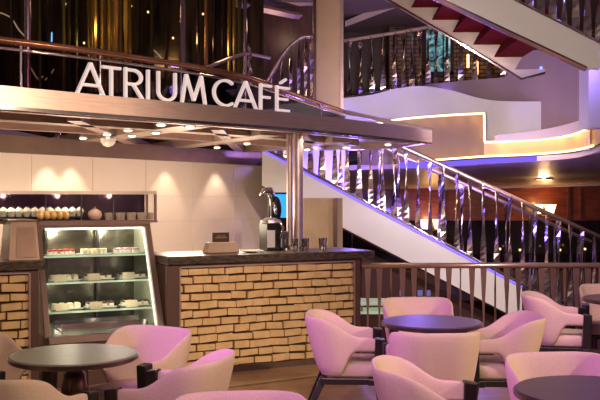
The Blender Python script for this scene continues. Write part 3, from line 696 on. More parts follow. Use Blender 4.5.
point('violet_rail_light', at(175, 90, 9.2), 6, BLUE, .05)
point('violet_rail_light', at(290, 95, 11.0), 7, BLUE, .05)
point('violet_rail_light', at(28, 90, 7.0), 1.6, MAG, .05)
# curved upper stair rail behind CAFE
lo = [at(x, y, 12.7) for x, y in ((262, 112), (285, 112), (312, 112))]
hi = [at(x, y, 12.7) for x, y in ((266, 84), (285, 52), (301, 38), (313, 37))]
t = thing('curved_stair_rail', 'arched bronze handrail with blue-lit steel balusters behind the letters of CAFÉ', 'railing', (0, 0, 0))
hp = spline(hi, 6); MB().tube(hp, .03, 8).build('handrail', BRONZE, t, smooth=True)
for k in range(2, len(hp), 3):
    baluster_mb(MBx := MB(), (hp[k].x, 12.7, 2.4), hp[k], .08, PI, k); MBx.build('baluster', BAL, t)
t = thing('short_handrail', 'straight thin bronze handrail rising right toward the spiral finial', 'handrail', at(200, 70, 11))
MB().tube([Vector((0, 0, 0)), at(245, 53, 11)-at(200, 70, 11), at(270, 58, 11.4)-at(200, 70, 11)], .02, 8).build('rail', BRONZE, t)
MB().tube([at(246, 54, 11)-at(200, 70, 11), at(246, 96, 11)-at(200, 70, 11)], .015, 8).build('post', CHROME, t)
p = at(249.5, 82, 9.0)
t = thing('spiral_finial', 'twisted steel finial post rising above the letter A of CAFÉ', 'post', (p.x, p.y, 2.4))
fb = MB(); n = 30; pts = [(math.cos(i*1.0)*.012, math.sin(i*1.0)*.012, i*.0255) for i in range(n)]; rr = [.026-.0006*i+(.010 if i % 3 == 0 else 0) for i in range(n)]; rr[-1] = .004
fb.tube(pts, rr, 8).build('twist', CHROME, t)

# sconces on the mahogany wall
SC = mat('amber_sconce_shade', (1, .75, .45), .4, emit=(1, .56, .22), es=5)
sc = thing('wall_sconce', 'glowing twin-shade sconce on mahogany wall at right', 'wall light', (0, 0, 0))
MB().box(-.05, .05, -.06, 0, -.22, .05).build('backplate', BRONZE_D, sc)
MB().lathe([(.07, -.1), (.13, .10), (.12, .10), (.06, -.1)], 18, (-.12, -.16, 0)).build('shade', SC, sc)
MB().lathe([(.07, -.1), (.13, .10), (.12, .10), (.06, -.1)], 18, (.16, -.16, 0)).build('shade', SC, sc)
MB().tube([(-.12, -.16, -.1), (0, -.05, -.16), (.16, -.16, -.1)], .015, 6).build('arm', BRONZE_D, sc)
sc.location = at(541, 209, 19.9)
s2 = copy_tree(sc); s2.location = at(430, 224, 19.9); s2['label'] = 'glowing twin-shade sconce seen through the balusters near the stair middle'
for k in (sc, s2): point('sconce_light', k.location+Vector((0, -.45, .05)), 16, (1, .50, .18), .1)
for i, (x, y) in enumerate(((416, 228), (352, 228), (456, 209), (468, 251), (500, 249), (520, 250), (560, 250), (585, 249), (436, 252))):
    o_ = thing('stem_lamp', None, None, at(x, y, 19.2)); MB().ball((0, 0, 0), .026, .026, .026, 10).build('bulb', TINY[0], o_); MB().tube([(0, 0, -o_.location.z), (0, 0, -.03)], .008, 6).build('stem', BRONZE_D, o_); tag(o_, 'tiny amber point lamp glowing in the dark lounge beyond the stairs', 'light', 'amber point lamps beyond the stairs')
spot('mahogany_wash', at(540, 172, 17.2), at(540, 206, 20), 110, (1, .6, .3), 110, .9, .2)

# ================================================================== COUNTERS
def bricks(parent, t0, t1, z0, z1, y=-.0):
    mb = MB(); rh = .0765; n = int(round((z1-z0)/rh)); rh = (z1-z0)/n
    rnd = random.Random(int(t0*100)+5)
    for r_ in range(n):
        x = t0-(.09 if r_ % 2 else 0)-rnd.uniform(0, .05)
        while x < t1:
            L = rnd.choice((.155, .18, .20, .17)); xa, xb = max(x, t0), min(x+L, t1); x += L
            if xb-xa < .03: continue
            g = .005; dep = rnd.uniform(.010, .042); tl = rnd.uniform(-.010, .010); tl2 = rnd.uniform(-.008, .008)
            za = z0+r_*rh+g; zb = z0+(r_+1)*rh-g-rnd.uniform(.002, .012)
            fr_ = [Vector((xa+g, y-dep, za+tl*.5)), Vector((xb-g, y-dep-tl2*1.2, za-tl*.5+.002)), Vector((xb-g, y-dep-tl2, zb-tl*.5)), Vector((xa+g, y-dep+tl2, zb+tl*.5))]
            mb.hexa(fr_, [Vector((p.x, y+.02, p.z)) for p in fr_])
    return mb.build('brick_facing', BRICKM, parent, bevel=.003)
def counter(label, t0, t1, st0, st1):
    c = thing('brick_counter', label, 'counter', cw(t0, 0, 0), AC)
    L = t1-t0
    MB().box(0, L, .03, .62, .0, 1.0).build('carcass', MORTAR, c)
    bricks(c, .12, L-.07, .055, .975, .03)
    m = MB(); m.box(0, .115, -.02, .03, 0, 1.0); m.box(L-.065, L, -.02, .03, 0, 1.0); m.box(.115, L-.065, -.02, .03, .98, 1.0)
    m.build('frame', FRAME, c, bevel=.004)
    m = MB(); m.box(.115, .13, -.025, .03, .0, .98); m.box(L-.08, L-.065, -.025, .03, 0, .98); m.box(.13, L-.08, -.025, .03, .972, .985); m.build('inner_trim', BRONZE, c)
    MB().box(.115, L-.065, -.015, .03, 0, .055).build('plinth', FRAME, c)
    MB().box(st0-t0, st1-t0, -.06, .68, 1.005, 1.08).build('stone_worktop', STONE, c, bevel=.01)
    return c
counter('long brick-faced cafe counter with dark granite top right of the pastry case', -.66, 1.33, -.66, 1.47)
counter('brick-faced cafe counter section with granite top left of the pastry case', -3.4, -1.77, -3.4, -1.72)

# ---------- pastry display case
case = thing('pastry_display_case', 'glass-fronted refrigerated pastry case with slanted front set between brick counters', 'display case', cw(-1.68, 0, 0), AC)
CL = 1.0   # length
ti = .43  # set back at top
z_b, z_t = .43, 1.36
GREY = mat('case_steel', (.36, .30, .28), .3, .9)
CASEFR = mat('rose_steel_frame', (.36, .25, .22), .3, .9)
def slant(x, s_, off=0):  # point on glass plane
    return Vector((x, off+ti*s_, z_b+(z_t-z_b)*s_))
MB().box(0, CL, .0, .9, 0, z_b-.03).build('base_cabinet', FRAME, case)
m = MB()
def bar(mb, a, b, w, th):  # slanted frame bar width along x
    mb.hexa([a+Vector((-w/2, -.0, 0)), a+Vector((w/2, 0, 0)), b+Vector((w/2, 0, 0)), b+Vector((-w/2, 0, 0))], [a+Vector((-w/2, th, 0)), a+Vector((w/2, th, 0)), b+Vector((w/2, th, 0)), b+Vector((-w/2, th, 0))])
bar(m, slant(-.01, 0), slant(-.01, 1.03), .045, .04); bar(m, slant(CL-.02, 0), slant(CL-.02, 1.03), .05, .04)
m.hexa([slant(0, .97), slant(CL, .97), slant(CL, 1.04), slant(0, 1.04)], [p+Vector((0, .04, .0)) for p in (slant(0, .97), slant(CL, .97), slant(CL, 1.04), slant(0, 1.04))])
m.hexa([slant(0, -.06), slant(CL, -.06), slant(CL, .0), slant(0, .0)], [p+Vector((0, .04, .0)) for p in (slant(0, -.06), slant(CL, -.06), slant(CL, .0), slant(0, .0))])
m.build('frame', CASEFR, case)
m = MB(); g_ = [slant(.01, 0, .015), slant(CL-.045, 0, .015), slant(CL-.045, .97, .015), slant(.01, .97, .015)]
m.hexa(g_, [p+Vector((0, .008, 0)) for p in g_]).build('front_glass', CLEAR, case)
m = MB(); bar(m, slant(CL-.055, 0, .03), slant(CL-.055, .97, .03), .014, .02); m.build('glowing_glass_edge', mat('glass_edge_glow', (1, 1, .9), emit=(1, .97, .82), es=1.0), case)  # bright glass edge imitated by an emissive bar
m = MB(); m.box(.06, CL-.06, ti+.04, ti+.07, z_t-.045, z_t-.03); m.build('top_lamp', LED_W, case)
MIRR = mat('case_back_mirror', (.34, .33, .26), .18, .9, col2=(.12, .11, .08), nscale=4)
MB().box(0.02, CL-.02, .88, .9, z_b-.03, z_t).build('back_panel', MIRR, case)
GRN = mat('pale_green_side', (.36, .37, .28), .3)
for xx in (.0, CL-.02):
    m = MB(); q = [Vector((xx, .04, z_b-.03)), Vector((xx, .88, z_b-.03)), Vector((xx, .88, z_t)), Vector((xx, ti+.05, z_t))]
    m.hexa(q, [p+Vector((.02, 0, 0)) for p in q]).build('side_panel', GRN, case)
MB().box(0, CL, ti, .9, z_t, z_t+.03).build('top_board', CASEFR, case)
MB().box(.02, CL-.02, .05, .88, z_b-.03, z_b).build('deck', mat('case_deck_steel', (.5, .5, .42), .25, .8), case)
SH = [(1.085, .40), (.86, .28), (.615, .19)]
for z, y0 in SH:
    sh = MB().box(.03, CL-.03, y0, .84, z-.012, z).build('glass_shelf', SHELFG, case)
    MB().box(.03, CL-.03, y0-.006, y0, z-.014, z+.002).build('shelf_edge', mat('shelf_edge_glow', (.7, .95, .85), .2, emit=(.6, .85, .75), es=.05), sh)
m = MB(); m.box(.12, .14, .80, .84, z_b, z_t); m.box(.60, .62, .80, .84, z_b, z_t); m.build('shelf_rail', BLACK, case)
def cpt(x, y, z): return cw(-1.68+x, y, z)
for x in (.25, .72):
    point('case_lamp', cpt(x, .50, 1.28), 7.5, (1, .90, .70), .04); point('case_lamp', cpt(x, .30, .80), 3.2, (1, .90, .70), .04); point('case_lamp', cpt(x, .2, .57), 1.8, (1, .90, .70), .04)

# side tower left of case on left counter
tw = thing('side_cabinet', 'tan metal end cabinet with slanted edge on the granite top left of the pastry case', 'cabinet', cw(-2.03, .1, 1.08), AC)
m = MB(); q = [Vector((.04, .0, 0)), Vector((.29, .0, 0)), Vector((.28, .10, .32)), Vector((.07, .10, .32))]
m.hexa(q, [Vector((p.x, .5, p.z)) for p in q]).build('body', mat('tan_metal', (.44, .31, .24), .38, .4), tw)
m = MB(); m.box(.05, .29, .085, .5, .32, .335).build('lid', CASEFR, tw)
m = MB(); q = [Vector((.10, -.004, .02)), Vector((.27, -.004, .02)), Vector((.26, .085, .27)), Vector((.12, .085, .27))]
m.hexa(q, [p+Vector((0, -.004, 0)) for p in q]).build('door_panel', mat('tan_metal_panel', (.40, .26, .20), .38, .4), tw)
# second display left
c2 = thing('small_cold_display', 'partly seen glass display with green wraps at the far left of the counter', 'display case', cw(-2.75, .12, 1.08), AC)
MB().box(0, .66, 0, .5, 0, .02).build('base', CHROME, c2); MB().box(0, .66, .03, .5, .30, .32).build('roof', CHROME, c2)
MB().box(0, .66, .01, .016, .02, .30).build('front_glass', CLEAR, c2); MB().box(0, .66, .48, .5, .02, .3).build('back_panel', DARKGL, c2)
MB().box(.64, .66, .02, .48, .02, .30).build('side_glass', CLEAR, c2)
MB().box(.02, .64, .04, .46, .15, .156).build('shelf', SHELFG, c2)
GR = mat('leafy_green', (.16, .26, .05), .6, col2=(.4, .42, .2), nscale=25)
for k in range(8):
    o_ = MB().ball((0, 0, 0), .05, .035, .035, 10).build('salad_wrap', GR, None); o_.location = cw(-2.75+.12+.07*k if k < 8 else 0, .26, 1.08+.02+.036+(.136 if k % 2 else 0)); o_.rotation_euler.z = AC+.5
    tag(o_, 'green leafy wrap lying inside the far left cold display', 'food', 'green wraps in the left display')
point('cold_display_lamp', cw(-2.25, .3, 1.37), 1.5, (.9, 1, .8), .04)

# upper glass guard over the case
gd = thing('glass_sneeze_guard', 'long glass guard with steel top bar standing above the pastry case', 'glass guard', cw(-3.3, .58, 1.39), AC)
GLn = 2.73
m = MB(); m.box(0, GLn, -.02, .02, .245, .275); m.box(0, GLn, .26, .30, .245, .275); m.build('top_bar', mat('pale_satin_steel', (.85, .72, .62), .3, .5), gd)
MB().box(GLn-.035, GLn, -.02, .30, .0, .275).build('end_panel', CASEFR, gd) if False else None
for y_ in (-.02, .26): MB().box(GLn-.02, GLn, y_, y_+.03, 0, .245).build('end_post', CASEFR, gd)
for t_ in (1.70, 2.02, 2.32):
    MB().tube([(t_, 0, 0), (t_, 0, .245)], .008, 8).build('post', CHROME, gd)
MB().box(0, GLn-.03, -.004, .002, .01, .245).build('glass_panel', CLEAR, gd)
MB().box(0, GLn-.03, .0, .28, .262, .270).build('top_glass', CLEAR, gd)
MB().box(0, GLn-.03, .275, .285, .0, .245).build('rear_panel', mat('dark_plum_mirror', (.10, .05, .06), .12, .6, col2=(.05, .02, .05), nscale=3), gd)
MB().box(0, GLn, -.05, .32, -.02, 0).build('shelf_board', CASEFR, gd)
for k in range(5): point('guard_fill', cw(-2.9+.5*k, .66, 1.62), .9*1.8, CREAM, .02)  # unseen fill points added to brighten the cakes on the case

# ---------- things on the case top  (z=1.39)
PORC = mat('white_porcelain', (.85, .82, .76), .25); CREAMF = mat('whipped_cream', (.95, .90, .80), .6, bump=.3, bscale=60)
CHOC = mat('chocolate', (.05, .02, .012), .4); ECL = mat('caramel_eclair', (.55, .25, .06), .45, col2=(.75, .42, .14), nscale=12)
BUN = mat('pale_bun', (.58, .40, .34), .6); TRAYB = mat('black_tray', (.02, .016, .02), .35)
def tray(name, lab, x0, x1, y0, y1, z, mm, cat='tray', h=.014):
    t_ = thing(name, lab, cat, cw((x0+x1)/2, (y0+y1)/2, z), AC); lx = (x1-x0)/2; ly = (y1-y0)/2
    MB().box(-lx, lx, -ly, ly, 0, h*.6).build('base', mm, t_, bevel=.003)
    m = MB(); m.box(-lx, lx, -ly, -ly+.008, h*.6, h); m.box(-lx, lx, ly-.008, ly, h*.6, h); m.box(-lx, -lx+.008, -ly+.008, ly-.008, h*.6, h); m.box(lx-.008, lx, -ly+.008, ly-.008, h*.6, h); m.build('rim', mm, t_)
    return t_
ZT = 1.392
# cupcake tray behind, raised on stand
tray('long_tray', 'long black raised tray of white cupcakes on top of the pastry case', -2.55, -1.20, .66, .84, ZT+.025, TRAYB)
for x in (-2.4, -1.4):
    o_ = MB().box(-.02, .02, -.05, .05, 0, .025).build('tray_riser', CHROME, None); o_.location = cw(x, .75, ZT); o_.rotation_euler.z = AC
    tag(o_, 'small steel riser block under the %s end of the long cupcake tray' % ('left' if x < -2 else 'right'), 'riser')
cup = thing('cupcake', 'small white frosted cupcake with a dark berry on the long tray', 'cake', (0, 0, 0), 0, 'cupcakes on the long tray')
MB().lathe([(.018, 0), (.026, .03)], 12).build('paper_cup', PORC, cup)
MB().lathe([(.028, .03), (.030, .038), (.020, .052), (.008, .062), (.002, .066)], 12).build('frosting', CREAMF, cup)
MB().ball((.004, -.006, .064), .006, .006, .006, 8).build('berry', CHOC, cup)
cup.scale = (1.35, 1.35, 1.35)
first = True
for r_ in range(2):
    for k in range(19):
        c_ = cup if first else copy_tree(cup); first = False
        c_['label'] = ('white frosted cupcake in the %s row of the long tray' % ('front', 'back')[r_]); c_.location = cw(-2.50+.0685*k+r_*.02, .705+.08*r_, ZT+.037); c_.rotation_euler.z = random.random()*6
# tall white boxes pile
tray('serving_plate', 'white square plate of stacked meringues at upper left on the case', -2.42, -2.12, .60-.0, .645, ZT, PORC)
mer = thing('meringue', 'pale meringue on the white square plate at upper left', 'cake', (0, 0, 0), 0, 'meringues on the square plate')
MB().lathe([(.022, 0), (.026, .012), (.018, .026), (.010, .036), (.002, .046)], 10).build('shell', CREAMF, mer)
for k in range(4):
    c_ = mer if k == 0 else copy_tree(mer); c_.location = cw(-2.37+.068*k, .622, ZT+.014)
# eclairs
tray('eclair_tray', 'short black tray of caramel eclairs at the left end of the case top', -1.84, -1.36, .45, .56, ZT-.0, TRAYB)
ec = thing('eclair', 'caramel-glazed eclair lying crosswise on the short black tray', 'pastry', (0, 0, 0), 0, 'eclairs on the short black tray')
MB().ball((0, 0, .03), .030, .055, .030, 14).build('bun', mat('choux_pastry', (.72, .47, .2), .6), ec)
MB().ball((0, 0, .042), .026, .048, .022, 12).build('glaze', ECL, ec)
ec.scale = (1.0, 1.0, 1.25)
for k in range(5):
    c_ = ec if k == 0 else copy_tree(ec); c_.location = cw(-1.66+.056*k, .50, ZT+.012); c_.rotation_euler.z = AC
# bun dome
b = thing('round_teapot', 'round dusky pink lidded pot at the right end of the cupcake tray', 'pot', cw(-1.15, .60, ZT), AC)
MB().lathe([(.03, 0), (.055, .02), (.066, .05), (.058, .08), (.035, .098)], 20).build('body', BUN, b, smooth=True)
MB().lathe([(.035, .098), (.02, .108), (.006, .112), (.010, .122), (.002, .128)], 14).build('lid', BUN, b)
# glasses on the right
gb = thing('stacked_tumbler', 'clear glass tumbler standing on the right half of the case top', 'glass', (0, 0, 0), 0, 'tumblers on the case top')
MB().lathe([(.022, 0), (.030, .07), (.028, .07), (.020, .006), (.001, .006)], 14).build('bowl', mat('amber_frosted_tumbler', (.70, .54, .44), .25), gb)
for k in range(9):
    c_ = gb if k == 0 else copy_tree(gb); c_.location = cw(-1.02+.052*k, .64+.06*(k % 2), ZT)

# ---------- inside case: plates with cakes and price cards
CARD = mat('cream_price_card', (.86, .76, .58), .6); PINKC = mat('red_berry_glaze', (.55, .06, .05), .3, col2=(.30, .02, .03), nscale=60)
LEMON = mat('lemon_cream_slice', (.85, .74, .42), .5); PURP = mat('violet_berry_topping', (.20, .06, .14), .4, col2=(.5, .35, .4), nscale=60)
def cake_plate(xc, z, yc, top, lab, n, labc, grp):
    p = thing('cake_plate', lab, 'plate', cw(-1.68+xc, yc, z), AC)
    MB().box(-.13, .13, -.07, .07, 0, .008).build('base', PORC, p, bevel=.003)
    MB().box(-.14, .14, -.08, -.068, .004, .012).build('rim', PORC, p)
    for k in range(n):
        sp = thing('cake_slice', labc, 'cake', cw(-1.68+xc-.10+.2*k/(n-1), yc+(.01 if k % 2 else -.01), z+.0085), AC, grp)
        hw = .085/n
        MB().box(-hw, hw, -.045, .045, 0, .026).build('sponge', CREAMF, sp, bevel=.003)
        MB().box(-hw, hw, -.045, .045, .026, .042).build('topping', top, sp, bevel=.004)
cake_plate(.20, 1.087, .52, PINKC, 'white plate of red berry slices on the top shelf of the case', 5, 'red berry glazed slice on the top shelf of the case', 'red berry slices')
cake_plate(.50, 1.087, .52, LEMON, 'white plate of lemon cream slices on the top shelf of the case', 6, 'pale lemon cream slice on the top shelf of the case', 'lemon cream slices')
cake_plate(.80, 1.087, .52, PURP, 'white plate of violet topped slices on the top shelf of the case', 6, 'violet berry topped slice on the top shelf of the case', 'violet topped slices')
CHS = mat('chocolate_slice_top', (.09, .035, .02), .4)
for z, yc, nm in ((.862, .42, 'middle'), (.617, .33, 'bottom')):
    for xc, pos in ((.18, 'left'), (.48, 'centre'), (.80, 'right')):
        cake_plate(xc+.04, z, yc+.05, CHS if pos != 'left' else LEMON, 'white plate of small cakes at the %s of the %s case shelf' % (pos, nm), 4, 'small layered cake at the %s of the %s case shelf' % (pos, nm), 'small cakes %s of %s shelf' % (pos, nm))
        cd = thing('price_card', 'cream price card propped at the %s of the %s case shelf' % (pos, nm), 'price card', cw(-1.68+xc-.02, yc-.08, z+.0), AC)
        MB().hexa([Vector((-.055, 0, 0)), Vector((.055, 0, 0)), Vector((.055, .022, .06)), Vector((-.055, .022, .06))], [Vector((-.055, .004, 0)), Vector((.055, .004, 0)), Vector((.055, .026, .06)), Vector((-.055, .026, .06))]).build('card', CARD, cd)
        MB().box(-.03, .03, .015, .028, 0, .012).build('foot', PORC, cd)
# berry bowls dark at top shelf
for x, l in ((.17, 'left'), (.23, 'right')):
    o_ = MB().ball((0, 0, .02), .024, .024, .022, 10).build('chocolate_ball', CHOC, None); o_.location = cpt(x, .62, 1.088); tag(o_, 'dark chocolate ball behind the red berry slices, %s one of the pair' % l, 'cake')
# steel pan on the case deck
pn = thing('steel_pan', 'shallow steel pan on the floor of the pastry case', 'pan', cpt(.55, .35, z_b+.001), AC)
MB().box(-.4, .38, -.12, .2, 0, .01).build('base', CHROME, pn); m = MB(); m.box(-.4, .38, -.12, -.11, .01, .07); m.box(-.4, .38, .19, .2, .01, .07); m.build('rim', CHROME, pn)

# ---------- on the right counter
ch_ = thing('menu_card_stand', 'tan wooden block with small dark sign on the granite counter', 'menu stand', cw(-.02, .30, 1.082), AC)
m = MB(); m.hexa([Vector((-.165, -.08, 0)), Vector((.165, -.08, 0)), Vector((.165, .08, 0)), Vector((-.165, .08, 0))], [Vector((-.14, -.05, .10)), Vector((.14, -.05, .10)), Vector((.14, .05, .10)), Vector((-.14, .05, .10))]); m.build('block', mat('taupe_leather', (.42, .30, .24), .5), ch_, bevel=.01)
m = MB(); m.box(-.085, .08, -.012, .012, .10, .19).build('sign_board', mat('dark_sign_board', (.05, .02, .015), .4), ch_, bevel=.003)
m = MB(); m.box(-.06, .055, -.016, -.012, .138, .144); m.box(-.045, .04, -.016, -.012, .155, .160); m.build('gold_lines', mat('gold_print', (.5, .3, .12), .4, .5), ch_)
dsh = thing('white_saucer', 'white saucer lying on the counter right of the menu block', 'plate', cw(.26, .22, 1.082), AC)
MB().lathe([(.05, 0), (.115, .012), (.12, .018), (.10, .010), (.001, .006)], 24).build('dish', PORC, dsh)
cf = thing('coffee_machine', 'black and silver coffee machine with white panel on the counter left of the column', 'coffee machine', cw(.60, .40, 1.082), AC)
m = MB(); m.box(-.10, .08, -.02, .18, 0, .27); m.build('body', BLACK, cf, bevel=.01)
MB().lathe([(.001, .27), (.10, .27), (.095, .295), (.05, .32), (.001, .325)], 20, (-.02, .08, 0)).build('bean_lid', mat('silver_grey', (.55, .52, .52), .25, .6), cf)
MB().box(-.10, -.02, -.028, -.02, .03, .20).build('white_panel', PORC, cf)
MB().box(.03, .11, -.07, -.02, .02, .19).build('drip_spout', CHROME, cf, bevel=.01)
MB().tube([(.02, -.03, .30), (.05, -.06, .22), (.02, -.08, .12)], .015, 8).build('steam_wand', CHROME, cf, smooth=True)
gr = thing('tap_tower', 'curved chrome and black tap tower behind the coffee machine', 'tap', cw(.80, .95, .82), AC)
MB().tube([(.02, 0, 0), (.02, 0, .55), (.02, 0, .78), (-.03, -.03, .86), (-.10, -.05, .86), (-.14, -.06, .80)], [.025, .025, .035, .04, .032, .02], 12).build('spout', CHROME, gr, smooth=True)
MB().ball((.035, -.05, .66), .065, .05, .14, 14).build('handle', BLACK, gr, smooth=True)
MB().box(-.1, .14, -.1, .1, .08, .11).build('foot', BLACK, gr)
MB().tube([(-.01, -.10, .74), (.01, -.11, .62), (.0, -.1, .54)], .016, 8).build('chrome_trim', CHROME, gr, smooth=True)
# back bar unit to stand these on
bb = thing('back_bar', 'low dark back bar cabinet with steel top behind the counter', 'cabinet', cw(.6, 1.15, 0), AC)
MB().box(-1.9, -.5, 0, .4, 0, .98).build('body', FRAME, bb); MB().box(-1.95, -.45, -.03, .43, .98, 1.02).build('top', BRONZE, bb)
pd = thing('work_table', 'steel work table behind the counter carrying tap tower and monitor', 'table', cw(.85, .8, 0), AC)
MB().box(-.45, .35, 0, .35, .86, .90).build('tabletop', CHROME, pd)
for sx in (-.42, .32):
    for sy in (.03, .32): MB().box(sx-.015, sx+.015, sy-.015, sy+.015, 0, .86).build('leg', CHROME, pd)
mo = thing('monitor', 'till monitor with bright blue screen partly hidden by the steel column', 'monitor', cw(.99, 1.0, .90), AC)
SCR = mat('blue_screen', (.02, .3, .8), emit=(.03, .36, .85), es=1.1)
MB().box(-.19, .16, 0, .03, .44, .76).build('housing', BLACK, mo); MB().box(-.17, .14, -.005, 0, .49, .74).build('screen', SCR, mo)
MB().box(-.03, .03, .0, .03, .02, .44).build('stand', BLACK, mo); MB().box(-.1, .1, -.08, .1, 0, .02).build('foot', BLACK, mo)
tg = thing('water_glass', 'clear water glass grouped beside the steel column on the counter', 'glass', (0, 0, 0), 0, 'water glasses by the steel column')
MB().lathe([(.022, 0), (.032, .12), (.030, .12), (.020, .008), (.001, .008)], 14).build('bowl', glass('drink_glass', (.9, .88, .92), .22), tg)
for k, (dx, dy) in enumerate(((.73, .22), (.80, .16), (.86, .24), (.99, .16), (1.06, .24))):
    c_ = tg if k == 0 else copy_tree(tg); c_.location = cw(dx, dy, 1.082)
for x in (333, 339):   # jambs behind the stringer
    pass
struct(MB().box(-.02, .42, 11.4, 11.5, 0, 1.60).build('wall_service', mat('tan_service_panel', (.40, .28, .16), .45)))
struct(MB().box(.42, .47, 11.35, 11.5, 0, 1.60).build('trim_13', BRONZE_D))
struct(MB().box(.47, .54, 11.4, 11.5, 0, 1.60).build('trim_14', mat('tan_service_panel', (.4, .28, .16))))
struct(MB().box(-.35, .0, 11.45, 11.5, 0, 1.60).build('wall_service_left', WOODD))

# floor inlay strip
i0 = at(240, 388, 7.6); i0 = Vector(((238-300)/F*(1.6*F/189), 1.6*F/189, 0)); i1 = Vector(((330-300)/F*(1.6*F/177.5), 1.6*F/177.5, 0))
dd = (i1-i0).normalized(); nn_ = Vector((-dd.y, dd.x, 0))
for off, w_, mm, nm in ((0, .035, mat('dark_green_inlay', (.03, .05, .035), .3), 'trim_15'), (.04, .02, mat('brass_inlay', (.75, .55, .4), .25, .8), 'trim_16')):
    A_ = i0-dd*4+nn_*off; B_ = i1+dd*2.0+nn_*off
    struct(MB().hexa([A_, B_, B_+nn_*w_, A_+nn_*w_], [p+Vector((0, 0, .002)) for p in (A_, B_, B_+nn_*w_, A_+nn_*w_)]).build(nm, mm))
# carpet area on the right, purple light put into its colour
q = [Vector((1.75, 6.3, 0)), Vector((6, 6.3, 0)), Vector((6, 8.8, 0)), Vector((1.75, 8.8, 0))]
struct(MB().hexa(q, [p+Vector((0, 0, .006)) for p in q]).build('floor_rug', mat('violet_lit_carpet', (.30, .16, .22), .9, bump=.3, bscale=90, col2=(.2, .1, .15), nscale=7)))

# ================================================================== TABLES
def table(label, X, Y, topm):
    t = thing('round_table', label, 'table', (X, Y, 0), random.random())
    Rr = .345
    MB().lathe([(.05, .715), (Rr-.012, .715), (Rr, .722), (Rr, .743), (Rr-.008, .750), (.001, .750)], 64).build('tabletop', topm, t)
    MB().lathe([(Rr-.004, .721), (Rr+.003, .723), (Rr+.003, .742), (Rr-.004, .744)], 64).build('edge_band', BRONZE_D, t)
    MB().lathe([(.20, .700), (.20, .715)], 32).build('mounting_plate', BRONZE_D, t)
    MB().lathe([(.045, .70), (.055, .68), (.048, .655), (.062, .64), (.066, .60), (.072, .57), (.07, .54), (.05, .50), (.04, .46), (.04, .10), (.055, .06)], 28).build('pedestal', mat('turned_bronze', (.14, .085, .06), .28, .8), t, smooth=True)
    MB().lathe([(.24, 0), (.25, .012), (.22, .03), (.07, .06), (.04, .07)], 36).build('base_disc', mat('turned_bronze', (.1, .06, .05)), t, smooth=True)
    return t
TOP = mat('dark_laminate_top', (.075, .045, .050), .42, col2=(.065, .04, .045), nscale=30)
TOP1 = mat('case_reflection_top', (.22, .22, .17), .38, col2=(.19, .19, .15), nscale=30)  # reflection of the pastry case put into the colour
TOP2 = mat('violet_reflection_top', (.10, .07, .17), .36, col2=(.09, .065, .15), nscale=30)  # reflection of the blue-lit stair put into the colour
table('round dark bistro table at left in front of the pastry case', -1.235, 4.92, TOP1)
table('round glossy table in the centre between four tub chairs before the guard rail', .91, 6.22, TOP2)
table('round dark table cut off by the lower right corner in the foreground', 1.30, 3.98, TOP)
table('round dark table partly seen at the right edge near the guard rail', 2.76, 7.65, TOP)

# ================================================================== CHAIRS
def shell_mesh():
    # U path, arms forward (+y is the front)
    path = []
    hw, yf, yb, rc = .228, .215, -.185, .14
    for i in range(9): path.append((hw, yf+(yb+rc-yf)*i/8.0, 'arm'))
    for i in range(1, 8): a = PI/2*i/7; path.append((hw-rc+rc*math.cos(a), yb+rc-rc*math.sin(a), 'c'))
    for i in range(1, 4): path.append((hw-rc-(2*(hw-rc))*i/4.0, yb, 'b'))
    path += [(-x, y, k) for x, y, k in path[:16][::-1]]
    # arc length
    P = [Vector((x, y, 0)) for x, y, _ in path]; L = [0]
    for i in range(1, len(P)): L.append(L[-1]+(P[i]-P[i-1]).length)
    tot = L[-1]
    def sm(a, b, x): x = max(0, min(1, (x-a)/(b-a))); return x*x*(3-2*x)
    mb = MB(); rings = []
    for i, p in enumerate(P):
        d = (P[min(i+1, len(P)-1)]-P[max(i-1, 0)]).normalized(); nrm = Vector((d.y, -d.x, 0))   # outward?
        if nrm.dot(Vector((p.x, p.y+.0, 0))) < 0: nrm = -nrm
        if abs(p.x) < .1: nrm = Vector((0, -1, 0)) if abs(p.x) < .08 else nrm
        s_ = min(L[i], tot-L[i])             # distance from arm front
        zt = .655+.135*sm(.12, .38, s_)-.012*sm(.06, 0, s_)
        zb = .555-.185*sm(.16, .26, s_)
        th = .034+.010*sm(.2, .4, s_)
        lean = .20*sm(.2, .42, s_)+.05
        def pt(z, o_):    # o_: 0 inner 1 outer
            off = (z-.50)*lean
            if z < .42: off += (z-.42)*.5
            taper = -.0
            return p+nrm*(off+(th if o_ else 0)+taper)+Vector((0, 0, z))
        H = zt-zb
        ring = [pt(zb+.0, 0)*1.0, pt(zb, .0 if False else 1)-nrm*th*.35, pt(zb+H*.10, 1), pt(zb+H*.5, 1), pt(zb+H*.88, 1), pt(zt, 1)-nrm*th*.30, pt(zt, 0)+nrm*th*.30-nrm*0, pt(zb+H*.88, 0), pt(zb+H*.5, 0), pt(zb+H*.12, 0)]
        rings.append([mb.bm.verts.new(v) for v in ring])
    n = len(rings[0])
    for i in range(len(rings)-1):
        for k in range(n): mb.bm.faces.new((rings[i][k], rings[i][(k+1) % n], rings[i+1][(k+1) % n], rings[i+1][k]))
    mb.bm.faces.new(rings[0]); mb.bm.faces.new(rings[-1])
    return mb
ch = thing('tub_chair', 'x', 'chair')
shell_mesh().build('backrest', FABRIC, ch, smooth=True, sub=1)
m = MB()
def cushion(z, k, out): 
    pts = []
    hw, yf, yb, rc = .222*k, .222, -.175*k, .12
    pts.append((hw*.98, yf-.03)); pts.append((hw, yf-.10))
    for i in range(8): a = PI/2*i/7; pts.append((hw-rc+rc*math.cos(a), yb+rc-rc*math.sin(a)))
    pts += [(-x, y) for x, y in pts[::-1]]
    pts += [(-hw*.85, yf), (0, yf+.012), (hw*.85, yf)]
    return [Vector((x, y, z)) for x, y in pts]
